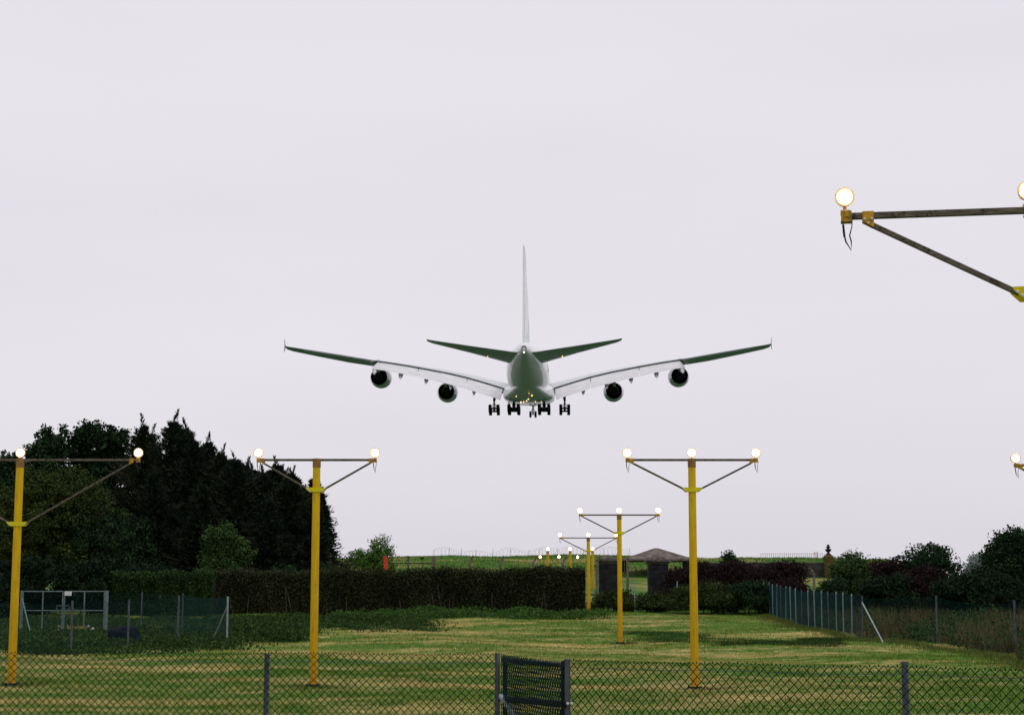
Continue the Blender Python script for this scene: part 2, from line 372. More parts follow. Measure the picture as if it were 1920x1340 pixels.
def conifer(px, pytop, Y, wpx, label, mt, nb=760, ns=30, seed=0, name='conifer_tree', low=.02, group=None, fine=1.0):
    g_ = ground_at(px, Y); H = at(px, pytop, Y).z - g_.z; W = wpx / 3244 * Y / 2
    t = thing(name, g_, label, 'conifer', group)
    lx, ly = random.uniform(-.5, .5), random.uniform(-.3, .3); p1, p2 = random.uniform(0, 6), random.uniform(0, 6)
    mb = MB(); mb.tube([(0, 0, -.2), (lx * .2, ly * .2, H * .5), (lx, ly, H * .97)], [.22, .12, .015], 8)
    f = low + (1 - low) * (rng.random(nb) ** .9) * .985; az = rng.uniform(0, math.tau, nb)
    env = np.clip(np.minimum((1 - f) ** .74 * 1.4, 1.0), 0, 1) * (1 + .32 * np.sin(az * 2 + p1 + f * 13) * np.sin(az * 3 + p2 - f * 21) + .12 * np.sin(az * 5 + f * 31)); Lb = W * env * rng.uniform(.3, 1.0, nb) ** .8 * (1 + .3 * (rng.random(nb) > .88)) + .1
    el = R(8) + R(40) * f ** 2 + rng.normal(0, .12, nb)
    d = np.stack([np.cos(az) * np.cos(el), np.sin(az) * np.cos(el), np.sin(el)], 1)
    base = np.stack([lx * f ** 2, ly * f ** 2, H * .955 * f - .28 * Lb], 1); base[:, 2] = np.minimum(base[:, 2], H - .9 * Lb * np.sin(el))
    for k in range(0, nb, 3): mb.tube([tuple(base[k]), tuple(base[k] + d[k] * Lb[k] * .9)], [.03, .008], 4, cap=False)
    mb.build('trunk', M['bark'], t)
    s = rng.random((nb, ns)) ** .7
    droop = -(s ** 2) * .14 * Lb[:, None]
    P = base[:, None] + d[:, None] * (s * Lb[:, None])[..., None]; P[..., 2] += droop
    sd = np.stack([-np.sin(az), np.cos(az), 0 * az], 1)[:, None]; off = rng.normal(0, .17, (nb, ns)) * (1 - .75 * s) * (Lb[:, None] * .8 + .2)
    P = P + sd * off[..., None]; P[..., 2] += rng.normal(0, .09, (nb, ns)) - np.abs(off) * .15
    U = d[:, None] + sd * (np.sign(off) * .5)[..., None] + rng.normal(0, .28, (nb, ns, 3)); U[..., 2] += rng.normal(.05, .2, (nb, ns)); U /= np.linalg.norm(U, axis=-1, keepdims=True)
    n = nb * ns; P = P.reshape(-1, 3); U = U.reshape(-1, 3)
    # the leader: a thin wispy tip that nods to one side
    k = 90; q = rng.random(k) ** .8; a = rng.uniform(0, math.tau, k); r_ = (1 - q) ** 1.2 * .5 + .02
    LP = np.stack([lx + .3 * math.sin(p1) * q ** 3 + np.cos(a) * r_ * .8, ly + np.sin(a) * r_ * .6, H * 1.02 - (1 - q) * 1.9], 1); LU = np.stack([np.cos(a) * .6, np.sin(a) * .6, np.full(k, .9)], 1); LU /= np.linalg.norm(LU, axis=1, keepdims=True)
    P = np.concatenate([P, LP]); U = np.concatenate([U, LU]); n += k
    V, Fc = cards(P, U, np.where(rng.random(n) > .8, .5, .3) * fine * rng.uniform(.6, 1.3, n), .075 * fine * rng.uniform(.7, 1.4, n)); npmesh('crown', V, Fc, mt, t); return t

M['con'] = leafmat('dark_conifer_foliage', (.007, .014, .008), (.030, .042, .018), .8)
M['con2'] = leafmat('black_green_conifer_foliage', (.006, .012, .009), (.022, .032, .018), .8)
M['bl'] = leafmat('dark_green_leaves', (.005, .014, .007), (.022, .052, .017), .9)
M['bld'] = leafmat('very_dark_green_leaves', (.004, .010, .006), (.014, .032, .013), .9)
M['bl2'] = leafmat('olive_green_leaves', (.010, .022, .006), (.050, .070, .016), .9)
M['bl3'] = leafmat('mid_green_leaves', (.015, .038, .012), (.05, .095, .025), .6)
M['purple'] = leafmat('purple_brown_leaves', (.010, .006, .006), (.032, .018, .017), .6)
M['hedgebr'] = leafmat('brownish_hedge_leaves', (.009, .014, .006), (.046, .052, .020), .9)
M['hedgegr'] = leafmat('green_hedge_leaves', (.010, .026, .008), (.034, .072, .016), .7)
M['twig'] = mat('bare_twigs', (.035, .028, .02), (.10, .08, .055), rough=.9, scale=4)

# ------------------------------------------------------------------ trees on the left
TG = 'tall trees massed on the left'
broadleaf('broadleaf_tree', 8, 836, 121, 130, 'dark broadleaf tree cut by the left edge of the picture, lower than its neighbours', M['bl'], TG, nl=7, nclump=700, nleaf=36, ln=.26, wd=.17, low=.1)
broadleaf('broadleaf_tree', 75, 788, 124, 165, 'broadleaf tree with two rounded dark green tops behind the lamp above the leftmost yellow mast', M['bl'], TG, nl=9, nclump=1000, nleaf=36, ln=.26, wd=.17, low=.1)
broadleaf('broadleaf_tree', 157, 781, 126, 105, 'narrow broadleaf tree whose loose ragged top stands highest in the broadleaf group', M['bl'], TG, nl=8, nclump=700, nleaf=36, ln=.26, wd=.17, low=.1)
broadleaf('broadleaf_tree', 205, 790, 125, 110, 'broadleaf tree touching the first pointed conifer, right of the loose ragged top', M['bl'], TG, nl=8, nclump=700, nleaf=36, ln=.26, wd=.17, low=.1)
broadleaf('broadleaf_tree', 112, 858, 116, 300, 'wide olive green tree behind the yellow mast at the left edge', M['bl2'], TG, nl=13, nclump=1900, nleaf=34, ln=.22, wd=.12, low=.03)
broadleaf('broadleaf_tree', 205, 950, 115, 230, 'lower green tree sloping down to the right, between the olive tree and the metal gates', M['bl'], TG, nl=10, nclump=1100, nleaf=32, ln=.22, wd=.12, low=.02)
broadleaf('small_tree', 420, 972, 114.5, 120, 'small fresh green tree in front of the dark conifers, just above the hedge', M['bl3'], None, nl=8, nclump=600, nleaf=32, ln=.18, wd=.10, low=.02)
CON = [(251, 782, 122, 95, 'first pointed conifer from the left, beside the broadleaf tops'), (312, 774, 121, 100, 'tallest conifer with the highest wispy tip'),
       (338, 790, 125, 95, 'conifer just right of the tallest one, tip slightly lower'), (368, 814, 121, 100, 'conifer with a narrow spike left of two leaning tips'),
       (394, 816, 123, 90, 'conifer with a nodding tip midway down the slope of tops'), (432, 850, 119, 105, 'broad dark conifer where the tops step down steeply'),
       (469, 870, 121, 95, 'conifer right behind the left lamp of the two lamp mast'), (506, 860, 122, 90, 'conifer with a thin tip between the left lamp and the second mast'),
       (530, 878, 119, 90, 'dark conifer filling the space left of the second yellow mast'), (558, 882, 121, 66, 'slender conifer crossed by the left brace of the second mast'),
       (578, 888, 122, 55, 'last pointed conifer, its tip beside the second yellow mast')]
CON += [(285, 800, 124, 90, 'shorter conifer tip between the first pointed conifer and the tallest one'), (411, 838, 121, 85, 'thin conifer tip between the nodding tip and the broad stepped down one'), (450, 862, 123, 85, 'small conifer tip just left of the left lamp of the two lamp mast'), (488, 874, 120, 85, 'conifer tip just right of the left lamp of the two lamp mast'), (602, 918, 121, 30, 'small conifer tip immediately right of the second yellow mast')]
for px, py, Y, wp, lb in CON: conifer(px, py, Y, wp * 2.7, lb, M['con'] if px % 2 else M['con2'], group='pointed conifers on the left')
conifer(584, 922, 118, 104, 'low spreading conifer with drooping side branches, rightmost of the dark tree mass', M['con2'], nb=560, ns=36, group='pointed conifers on the left')
conifer(290, 880, 118, 190, 'wide dark conifer low in front of the tallest, under the leftmost mast right lamp', M['con2'], nb=800, ns=36, group='pointed conifers on the left')
conifer(380, 900, 117.5, 180, 'dark conifer standing directly behind the small fresh green tree', M['con2'], nb=800, ns=36, group='pointed conifers on the left')
conifer(500, 930, 117, 170, 'broad dark conifer low behind the brown hedge, left of the second mast', M['con2'], nb=800, ns=36, group='pointed conifers on the left')

# ------------------------------------------------------------------ hedges
def hedge(name, label, px0, px1, pytop0, pytop1, Y, thick, mt, n, ln, wd, wob=.08, stems=True, bulge=.25, pybase=None, Y1=None):
    Y1 = Y1 or Y; a = ground_at(px0, Y); b = ground_at(px1, Y1); za, zb = at(px0, pytop0, Y).z, at(px1, pytop1, Y1).z
    t = thing(name, ((a.x + b.x) / 2, (a.y + b.y) / 2, (a.z + b.z) / 2), label, 'hedge'); o = np.array(t.location)
    s = rng.random(n); X = a.x + (b.x - a.x) * s; Yc = a.y + (b.y - a.y) * s; top = za + (zb - za) * s + wob * np.sin(s * 23) + wob * .6 * np.sin(s * 71 + 1); g_ = gz(X, Yc)
    side = rng.random(n); Zr = np.where(side < .62, rng.random(n) ** .85, 1 - .08 * rng.random(n)); yo = np.where(side < .62, -thick / 2 * rng.uniform(.72, 1.08, n), rng.uniform(-1, 1, n) * thick / 2)
    yo = np.where((side > .9), thick / 2 * rng.uniform(.8, 1.1, n), yo)
    yo = yo * (1 + bulge * np.sin(s * 47 + Zr * 3) * .5); yo = np.where(side < .62, yo * (.8 + .2 * Zr), yo)
    P = np.stack([X, Yc + yo, g_ + (top - g_) * Zr + rng.normal(0, .06, n) + (Zr > .9) * rng.random(n) ** 4 * .45], 1) - o
    U = unit(n); V, Fc = cards(P, U, ln * rng.uniform(.5, 1.3, n), wd * rng.uniform(.5, 1.3, n)); npmesh('foliage', V, Fc, mt, t)
    # woody inside: a dense tangle of stems and twigs
    m = int(abs(b.x - a.x) * 16); s = rng.random(m); X = a.x + (b.x - a.x) * s; Yc = a.y + (b.y - a.y) * s; yo = rng.uniform(-.5, .42, m) * thick * .8; g_ = gz(X, Yc); tp = za + (zb - za) * s
    P0 = np.stack([X, Yc + yo, g_], 1); P1 = np.stack([X + rng.normal(0, .25, m), Yc + yo + rng.normal(0, .1, m), g_ + (tp - g_) * rng.uniform(.5, .97, m)], 1); Pm = (P0 + P1) / 2 + rng.normal(0, .1, (m, 3))
    A = np.concatenate([P0, Pm]) - o; B = np.concatenate([Pm, P1]) - o; V, Fc = segs(A, B, .022, 4)
    big = []
    if stems:
        m2 = 26; s = rng.random(m2); X = a.x + (b.x - a.x) * s; Yc = a.y + (b.y - a.y) * s; g_ = gz(X, Yc); P0 = np.stack([X, Yc - thick * .44, g_], 1); P1 = P0 + np.stack([rng.normal(0, .3, m2), rng.uniform(-.12, .1, m2), (za - a.z) * rng.uniform(.4, .9, m2)], 1)
        V2, F2 = segs(P0 - o, P1 - o, .024, 5); V, Fc = join([(V, np.asarray(Fc)), (V2, F2)])
    npmesh('branches', V, Fc, M['twig'], t)
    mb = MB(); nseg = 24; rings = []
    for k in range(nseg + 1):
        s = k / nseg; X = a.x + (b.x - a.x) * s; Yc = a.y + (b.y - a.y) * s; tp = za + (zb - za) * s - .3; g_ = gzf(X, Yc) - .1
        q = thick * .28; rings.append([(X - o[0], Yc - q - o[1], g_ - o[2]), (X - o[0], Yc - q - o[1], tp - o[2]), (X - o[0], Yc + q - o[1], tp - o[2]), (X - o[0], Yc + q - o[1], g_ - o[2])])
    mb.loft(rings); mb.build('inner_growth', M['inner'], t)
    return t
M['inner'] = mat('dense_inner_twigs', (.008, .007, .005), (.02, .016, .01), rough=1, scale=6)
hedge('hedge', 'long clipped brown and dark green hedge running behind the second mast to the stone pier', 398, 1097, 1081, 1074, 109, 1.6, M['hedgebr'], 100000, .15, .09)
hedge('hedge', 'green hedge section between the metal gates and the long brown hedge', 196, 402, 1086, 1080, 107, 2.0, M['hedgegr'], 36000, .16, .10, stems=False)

# ------------------------------------------------------------------ approach light masts
def lamp(parent, p, big=1.0, yaw=0):
    """round lamp facing the approach (towards -y), on a short neck"""
    x, y, z = p; r = .094 * big
    hb = MB(); hb.lathe([(.16 * big, .02), (.15 * big, r * .45), (.08 * big, r * .85), (0, r), (-.022, r * 1.02), (-.024, r * .86), (-.004, r * .84)], (x, y, z), (0, 1, 0), 28)
    hb.tube([(x, y + .03, z - r * .9), (x, y + .03, z - r - .045)], .018, 8)
    hb.box((x, y + .03, z - r - .055), (.085, .07, .045))
    h = hb.build('lamp', M['housing'], parent, smooth=True)
    lb = MB(); lb.lathe([(-.012, r * .86), (-.02, r * .70)], (x, y, z), (0, 1, 0), 28); lb.build('lens_rim', M['lensrim'], h, smooth=True)
    lb = MB(); lb.lathe([(-.02, r * .70), (-.045, r * .56), (-.062, r * .3), (-.068, 0)], (x, y, z), (0, 1, 0), 28); lb.build('lens', M['lens'], h, smooth=True)
    return h
def cable(parent, x, y, z, k=0, s=1.0):
    mb = MB(); dx = [.035, -.02, .0, .03][k % 4]
    mb.tube([(x - .035, y, z), (x - .033, y, z - .1 * s), (x - .012, y, z - .2 * s), (x + .028 + dx * .3, y, z - .29 * s), (x + .03 + dx * .3, y, z - .2 * s), (x + .026, y, z - .14 * s), (x + .05, y, z - .05), (x + .055, y, z + .02)], [.007, .010, .0085, .0065, .0075, .0075, .0055, .0055], 6)
    mb.tube([(x - .034, y - .001, z - .03), (x - .025, y - .001, z - .15 * s)], .0125, 6)
    mb.build('cable', M['cable'], parent, smooth=True)
def mast(name, base, zarm, label, half, lamps, collar_drop=.8, reach=None, pole_w=.108, group='yellow approach light masts', yaw=0, big=1.38, armh=.062, double=False, base_plate=True):
    t = thing(name, base, label, 'light mast', group, yaw); H = zarm - base.z; reach = reach or half - .13
    pb = MB(); pb.tube([(0, 0, -.1), (0, 0, H - .2)], [pole_w * 1.05, pole_w * .95], 10); pb.build('pole', M['pole'], t)
    sb = MB(); sb.tube([(0, 0, H - .2), (0, 0, H + armh / 2 + .004)], pole_w * 1.04, 10); sb.build('sleeve', M['sleeve'], t)
    if base_plate:
        bp = MB(); bp.box((0, 0, .015), (.42, .42, .03)); bp.box((0, 0, .05), (.3, .3, .05))
        for sx_ in (-.16, .16):
            for sy_ in (-.16, .16): bp.tube([(sx_, sy_, .03), (sx_, sy_, .09)], .018, 6)
        bp.build('base_plate', M['darksteel'], t)
    ar = MB(); ar.bar((-half - .02, 0, H), (-pole_w, 0, H), armh, armh); ar.bar((pole_w, 0, H), (half + .02, 0, H), armh, armh); ar.build('crossarm', M['arm'], t, bevel=.004)
    zc = H - collar_drop
    cb = MB(); cw = pole_w * 2.5
    poly = [(-cw, 0, zc + .05), (cw, 0, zc + .05), (cw, 0, zc + .02), (cw * .68, 0, zc - .065), (-cw * .68, 0, zc - .065), (-cw, 0, zc + .02)]
    cb.prism(poly, (0, -pole_w - .012, 0), (0, -pole_w + .0, 0)); cb.prism(poly, (0, pole_w, 0), (0, pole_w + .012, 0)); c = cb.build('collar', M['collar'], t)
    for s in (-1, 1):
        for q in (.86, .7):
            bb = MB(); bb.lathe([(0, .017), (.012, .016), (.014, 0)], (s * cw * q, -pole_w - .012, zc - .0 - (.86 - q) * .22), (0, -1, 0), 8)
            if base.y < 60: bb.build('bolt', M['bolt'], c)
    for s in (-1, 1):
        br = MB(); a = (s * cw * .74, 0, zc); b = (s * reach, 0, H - .085); br.bar(a, b, .05, armh * .82); br.build('brace', M['arm'], t, bevel=.003)
        k = s * (reach + .02)
        gb = MB(); poly = [(k - .055, 0, H + .038), (k + .055, 0, H + .038), (k + .055, 0, H - .05 ), (k + (.055 if s > 0 else -.055) * 1.0, 0, H - .075), (k - s * .055, 0, H - .125), (k - .055, 0, H - .05)]
        poly = [(k - .055, 0, H + .038), (k + .055, 0, H + .038)] + ([(k + .055, 0, H - .065), (k - .055, 0, H - .125)] if s > 0 else [(k + .055, 0, H - .125), (k - .055, 0, H - .065)])
        gb.prism(poly, (0, -.048, 0), (0, -.033, 0)); gb.prism(poly, (0, .033, 0), (0, .048, 0)); gs = gb.build('gusset', M['bracket'], t)
        for bx_, bz_ in ((-.035, -.04), (.035, -.04), (0, -.082)):
            bb = MB(); bb.lathe([(0, .0115), (.008, .011), (.01, 0)], (k + bx_, -.048, H + bz_), (0, -1, 0), 8)
            if base.y < 30: bb.build('bolt', M['bolt'], gs)
    for i, lx in enumerate(lamps):
        if abs(lx) > .01:
            s = 1 if lx > 0 else -1; k = lx
            gb = MB(); gb.box((k, -.002, H + .0), (.1, armh + .035, .105)); gb.box((k, -.055, H + .008), (.05, .008, .05)); gb.box((k, -.004, H - .055), (.11, armh + .04, .02))
            gb.build('lamp_bracket', M['bracket'], t, bevel=.003)
            cable(t, k + s * 0, -.03, H - .06, i + int(base.x * 3) % 3)
        else:
            cable(t, lx + pole_w + .03, -.03, H - .04, i, .8) if big < 1.1 else None
        lamp(t, (lx - (.012 if lx < 0 else 0), 0, H + .195), big)
    return t
GRP = 'yellow approach light masts'
def arm_z(px, py, Y): return at(px, py, Y).z
HW = 1.74
def spot(px, Y): return ground_at(px, Y)
YA, YB, YC, YD, YE, YF = 46.4, 76.4, 106.4, 136.4, 166.4, 16.35
pA = at(1297, 862, YA); bA = Vector((pA.x, YA, gzf(pA.x, YA)))
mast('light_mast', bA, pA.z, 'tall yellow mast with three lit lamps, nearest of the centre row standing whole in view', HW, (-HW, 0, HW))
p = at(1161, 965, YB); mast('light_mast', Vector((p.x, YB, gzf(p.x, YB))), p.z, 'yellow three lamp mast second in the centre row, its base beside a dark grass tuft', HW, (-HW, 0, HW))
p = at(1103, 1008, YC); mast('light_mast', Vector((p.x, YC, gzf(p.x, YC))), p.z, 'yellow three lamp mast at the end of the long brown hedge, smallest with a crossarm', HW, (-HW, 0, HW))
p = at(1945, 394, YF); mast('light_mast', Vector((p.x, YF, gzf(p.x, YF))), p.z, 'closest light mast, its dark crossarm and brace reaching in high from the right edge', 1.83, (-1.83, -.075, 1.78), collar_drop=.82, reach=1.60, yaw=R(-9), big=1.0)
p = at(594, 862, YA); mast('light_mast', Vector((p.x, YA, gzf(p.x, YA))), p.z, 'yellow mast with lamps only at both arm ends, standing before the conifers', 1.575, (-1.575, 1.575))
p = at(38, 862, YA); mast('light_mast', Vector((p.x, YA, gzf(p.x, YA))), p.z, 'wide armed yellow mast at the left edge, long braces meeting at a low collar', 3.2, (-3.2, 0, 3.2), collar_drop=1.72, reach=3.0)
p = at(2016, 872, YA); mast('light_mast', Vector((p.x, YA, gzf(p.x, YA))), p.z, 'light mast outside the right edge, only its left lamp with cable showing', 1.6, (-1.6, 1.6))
def short_mast(px, pylamp, Y, label, group):
    p = at(px, pylamp, Y); g_ = Vector((p.x, Y, gzf(p.x, Y))); H = p.z - g_.z - .2
    t = thing('light_post', g_, label, 'light post', group)
    pb = MB(); pb.tube([(0, 0, -.1), (0, 0, H - .05)], .11, 10); pb.build('pole', M['pole'], t)
    cb = MB(); cb.box((0, 0, H - .035), (.27, .27, .03)); cb.build('top_plate', M['bracket'], t); lamp(t, (0, 0, H + .17), 1.45)
for px, lb in ((1027, 'left yellow post of the three behind the hedge top, one lamp on it'), (1069, 'middle yellow post of the three behind the hedge top, one lamp on it'), (1111, 'right yellow post of the three, one lamp, just beside the mast at the hedge end')):
    short_mast(px, 1028, YD, lb, 'single lamp yellow posts beyond the hedge')
for px, lb in ((1013, 'low lit lamp post on the grass crest, leftmost of the farthest three'), (1048, 'low lit lamp post on the grass crest, middle of the farthest three'), (1083, 'low lit lamp post on the grass crest, right of the farthest three')):
    short_mast(px, 1043, YE, lb, 'farthest lamp posts on the crest')

# ------------------------------------------------------------------ airliner
def airliner():
    t = thing('airliner', (3.05, 299, 40.9), 'large white four engined double deck airliner landing with flaps and wheels down', 'airliner')
    t.rotation_euler = (R(4.3), 0, R(-1.86))
    W_ = mat('white_aircraft_paint', (.82, .83, .84), (.76, .77, .78), rough=.32, scale=.25, spec=.5, coat=.5)
    G_ = mat('grey_wing_paint', (.55, .58, .60), (.46, .49, .50), rough=.4, scale=.4, spec=.4, coat=.2)
    FL = mat('white_flap_paint', (.70, .70, .72), (.60, .60, .63), rough=.5, scale=.6, stretch=(.5, 3, 3))
    DK = mat('dark_engine_metal', (.012, .014, .018), (.03, .033, .04), rough=.5, scale=2, metal=.4)
    TY = mat('black_rubber', (.01, .011, .014), rough=.7); SG = mat('dark_gear_steel', (.03, .035, .045), (.06, .065, .08), rough=.5, scale=4, metal=.4)
    GP = mat('painted_gap_shadow', (.04, .045, .06), rough=.7); RD = mat('red_lettering', (.6, .03, .03), rough=.4)
    FN = mat('pale_fin_paint', (.88, .89, .89), (.50, .62, .58), rough=.35, scale=.16, spec=.5, coat=.4, lo=.5, hi=.56)
    st = [(36.0, .05, -1.2, -1.3), (35.2, 1.1, .0, -2.5), (33.4, 2.1, 1.4, -3.3), (30, 3.05, 3.0, -4.0), (26, 3.5, 4.0, -4.2), (20, 3.57, 4.2, -4.2), (4, 3.57, 4.2, -4.2), (-10, 3.57, 4.2, -4.15), (-14, 3.52, 4.2, -3.85), (-18, 3.38, 4.17, -3.2),
          (-22, 3.05, 4.1, -2.3), (-26, 2.5, 3.95, -1.2), (-30, 1.8, 3.75, .0), (-33, 1.2, 3.5, .85), (-35.3, .75, 3.2, 1.45), (-36.4, .5, 2.98, 1.72), (-36.7, .40, 2.86, 1.8)]
    def ring(y, w_, zt, zb, n=44, e=2.15):
        zc, h = (zt + zb) / 2, (zt - zb) / 2; out = []
        for k in range(n):
            a = math.tau * k / n; c, s = math.cos(a), math.sin(a)
            out.append((math.copysign(abs(c) ** (2 / e), c) * w_ * (1 - .06 * s), y, zc + math.copysign(abs(s) ** (2 / e), s) * h))
        return out
    fine = []
    for i in range(len(st) - 1):
        for q in range(3):
            f = q / 3; fine.append(tuple(st[i][j] * (1 - f) + st[i + 1][j] * f for j in range(4)))
    fine.append(st[-1]); mb = MB(); mb.loft([ring(*s) for s in fine]); fu = mb.build('fuselage', W_, t, smooth=True)
    mb = MB(); mb.lathe([(0, .36), (.0, .40), (-.12, .40), (-.12, .30), (.5, .28), (.5, 0)], (0, -36.68, 2.33), (0, 1, 0), 20); mb.build('exhaust_cone', DK, t, smooth=True)
    tl = emit('white_tail_light', (1, .93, .8), 2.2); mb = MB(); mb.lathe([(0, .13), (-.08, .1), (-.11, 0)], (0, -36.72, 1.72), (0, 1, 0), 12); mb.build('tail_light', tl, t)
    # belly fairing, wide and flat below the wings
    st2 = [(20, .6, -3.6, -4.1), (17, 2.6, -3.0, -4.5), (13, 3.9, -2.2, -4.8), (8, 4.35, -1.7, -4.92), (0, 4.5, -1.4, -4.95), (-5, 4.45, -1.5, -4.92), (-8.5, 4.2, -1.8, -4.86), (-12, 3.6, -2.2, -4.62), (-15, 2.9, -2.4, -4.05), (-18, 1.9, -2.1, -3.24), (-21, .9, -1.4, -2.1)]
    fine = []
    for i in range(len(st2) - 1):
        for q in range(3):
            f = q / 3; fine.append(tuple(st2[i][j] * (1 - f) + st2[i + 1][j] * f for j in range(4)))
    fine.append(st2[-1]); mb = MB(); mb.loft([ring(*s, e=2.9) for s in fine]); mb.build('belly_fairing', W_, t, smooth=True)
    # red lettering on the right flank
    mb = MB(); pts = []
    for k in range(5):
        a = R(16 + 7 * k)
    def skin(y, a, off=.012):
        for i in range(len(st) - 1):
            if st[i][0] >= y >= st[i + 1][0]:
                f = (st[i][0] - y) / (st[i][0] - st[i + 1][0]); w_, zt, zb = [st[i][j] * (1 - f) + st[i + 1][j] * f for j in (1, 2, 3)]; break
        zc, h = (zt + zb) / 2, (zt - zb) / 2; c, s = math.cos(a), math.sin(a); e = 2.15
        return ((math.copysign(abs(c) ** (2 / e), c) * w_ * (1 - .06 * s) + off), y, zc + math.copysign(abs(s) ** (2 / e), s) * h)
    for y0, y1 in ((-13.2, -13.8), (-14.6, -15.2), (-16, -16.5)):
        rr_ = [skin(y, R(a)) for a in range(-6, 36, 6) for y in (y0, y1)]
        mb.add(rr_, [(2 * k, 2 * k + 1, 2 * k + 3, 2 * k + 2) for k in range(6)])
    mb.build('red_marking', RD, t)
    # wings
    def foil(chord, th, n=14, te=.006):
        up_ = []; lo_ = []
        for k in range(n + 1):
            x = .5 * (1 - math.cos(math.pi * k / n)); y = 5 * th * (.2969 * math.sqrt(x) - .126 * x - .3516 * x * x + .2843 * x ** 3 - .1036 * x ** 4) + te * x / 2
            up_.append((x * chord, (y * 1.0 + .012 * math.sin(math.pi * x)) * chord)); lo_.append((x * chord, -(y * .95) * chord))
        return up_[::-1] + lo_[1:]            # from TE over the top to LE and back below
    #        span   LEy    TEy   zTE   incid  t/c
    ws = [(2.0, 15.2, -4.6, -2.95, 1.4, .12), (4.3, 13.6, -4.7, -2.35, 1.2, .11), (7.5, 11.2, -4.8, -1.35, .9, .10), (10.7, 8.8, -4.9, -.42, .6, .095), (14.3, 6.3, -5.1, .42, .3, .095), (19.1, 2.8, -6.3, 1.28, -.2, .09),
          (22.5, .2, -7.4, 1.83, -.8, .09), (26.0, -2.4, -8.6, 2.30, -1.6, .09), (26.4, -2.7, -10.0, 2.28, -4.6, .09), (31, -6.1, -12.4, 2.95, -6.2, .105), (36, -9.9, -15.0, 3.65, -6.4, .10), (39.6, -12.8, -16.9, 4.12, -5.8, .09), (40.4, -14.0, -17.3, 4.25, -5.8, .08)]
    def wring(s, side):
        sp, le, te, z, inc, th = s; c = le - te; out = []
        for x, h in foil(c, th):
            yy = le - x; zz = h + (c - x) * math.sin(R(inc)); out.append((side * sp, yy, z + zz))
        return out
    def te_at(sp):
        for a, b in zip(ws, ws[1:]):
            if a[0] <= sp <= b[0]: f = (sp - a[0]) / (b[0] - a[0]); return a[2] * (1 - f) + b[2] * f, a[3] * (1 - f) + b[3] * f
    for side in (-1, 1):
        mb = MB(); mb.loft([wring(s, side) for s in ws]); wg = mb.build('wing', G_, t, smooth=True)
        # shadow in the flap gap, painted as a dark strip along the spoiler edge
        mb = MB(); sps = [4.35, 7.5, 10.7, 14.3, 19.1, 22.5, 25.9]
        for a, b in zip(sps, sps[1:]):
            ya, za = te_at(a); yb, zb = te_at(b); mb.bar((side * a, ya - .02, za - .02), (side * b, yb - .02, zb - .02), .10, .07)
        mb.build('gap_shadow', GP, wg)
        # three flap panels hanging down behind the wing
        for sa, sb, ca, cb_ in ((4.5, 10.62, 3.75, 3.6), (10.72, 18.95, 3.55, 3.0), (19.05, 25.75, 2.95, 2.4)):
            mb = MB(); rings = []; nn = 5
            for k in range(nn + 1):
                f = k / nn; sp = sa + (sb - sa) * f; y, z = te_at(sp); c = ca + (cb_ - ca) * f; d = R(33); rr_ = []
                for x, h in foil(c, .10, 8, .02):
                    sk = sp
                    if sa < 5: sk = sp + (x / c) * .0 + (.35 * x / c if k == 0 else 0)
                    if sb > 25 and k == nn: sk = sp - .9 * x / c * -1
                    yy = -x * math.cos(d) + h * math.sin(d); zz = -x * math.sin(d) + h * math.cos(d); rr_.append((side * sk, y - .05 + .25 + yy, z - .2 + .0 + zz))
                rings.append(rr_)
            mb.loft(rings); mb.build('flap', FL, wg, smooth=True)
        # drooped ailerons outboard
        for sa, sb in ((26.6, 30.4), (30.5, 34.2), (34.3, 37.4)):
            mb = MB(); rings = []
            for sp in (sa, (sa + sb) / 2, sb):
                y, z = te_at(sp); c = 2.3 - (sp - 26) * .07; d = R(-4); rings.append([(side * sp, y + .9 - x * math.cos(d) + h * math.sin(d), z - .34 - x * math.sin(d) + h * math.cos(d)) for x, h in foil(c, .12, 8)])
            mb.loft(rings); mb.build('aileron', G_, wg, smooth=True)
        # wing-tip fence
        mb = MB(); x = side * 40.42; poly = [(x, -16.0, 4.3), (x, -17.2, 5.3), (x, -17.7, 5.35), (x, -17.5, 4.2), (x, -17.9, 3.2), (x, -17.5, 3.2)]
        mb.prism(poly, (-.02, 0, 0), (.02, 0, 0)); mb.build('wingtip_fence', G_, wg)
        # flap track fairings
        for sp, ln_ in ((9.4, 5.0), (13.4, 5), (17.6, 4.8), (21.9, 4.6), (26.2, 4.2)):
            y, z = te_at(sp); mb = MB(); ax = Vector((0, -math.cos(R(27)), -math.sin(R(27))))
            mb.lathe([(0, 0), (.35, .2), (1, .36), (2.2, .42), (3.4, .34), (ln_ - .35, .14), (ln_, .02)], (side * sp, y + 1.9, z - .62), ax, 14); mb.build('track_fairing', FL, wg, smooth=True)
        # engines
        for sp, yn, zn in ((26.2, -3.0, -.2), (15.0, 5.0, -2.45)):
            mb = MB(); mb.lathe([(0, 1.45), (.6, 1.56), (1.6, 1.74), (3.0, 1.86), (4.4, 1.84), (5.3, 1.70), (5.65, 1.55), (5.7, 1.45), (5.5, 1.36)], (side * sp, yn, zn), (0, 1, 0), 40)
            en = mb.build('engine', W_, t, smooth=True)
            mb = MB(); mb.lathe([(5.5, 1.36), (4.6, 1.42), (4.5, 0)], (side * sp, yn, zn), (0, 1, 0), 32); mb.build('intake_fan', DK, en, smooth=True)
            mb = MB(); mb.lathe([(.001, 1.44), (.02, 1.38), (1.5, 1.42), (1.8, 1.0), (1.82, .9)], (side * sp, yn, zn), (0, 1, 0), 32); mb.build('duct', DK, en, smooth=True)
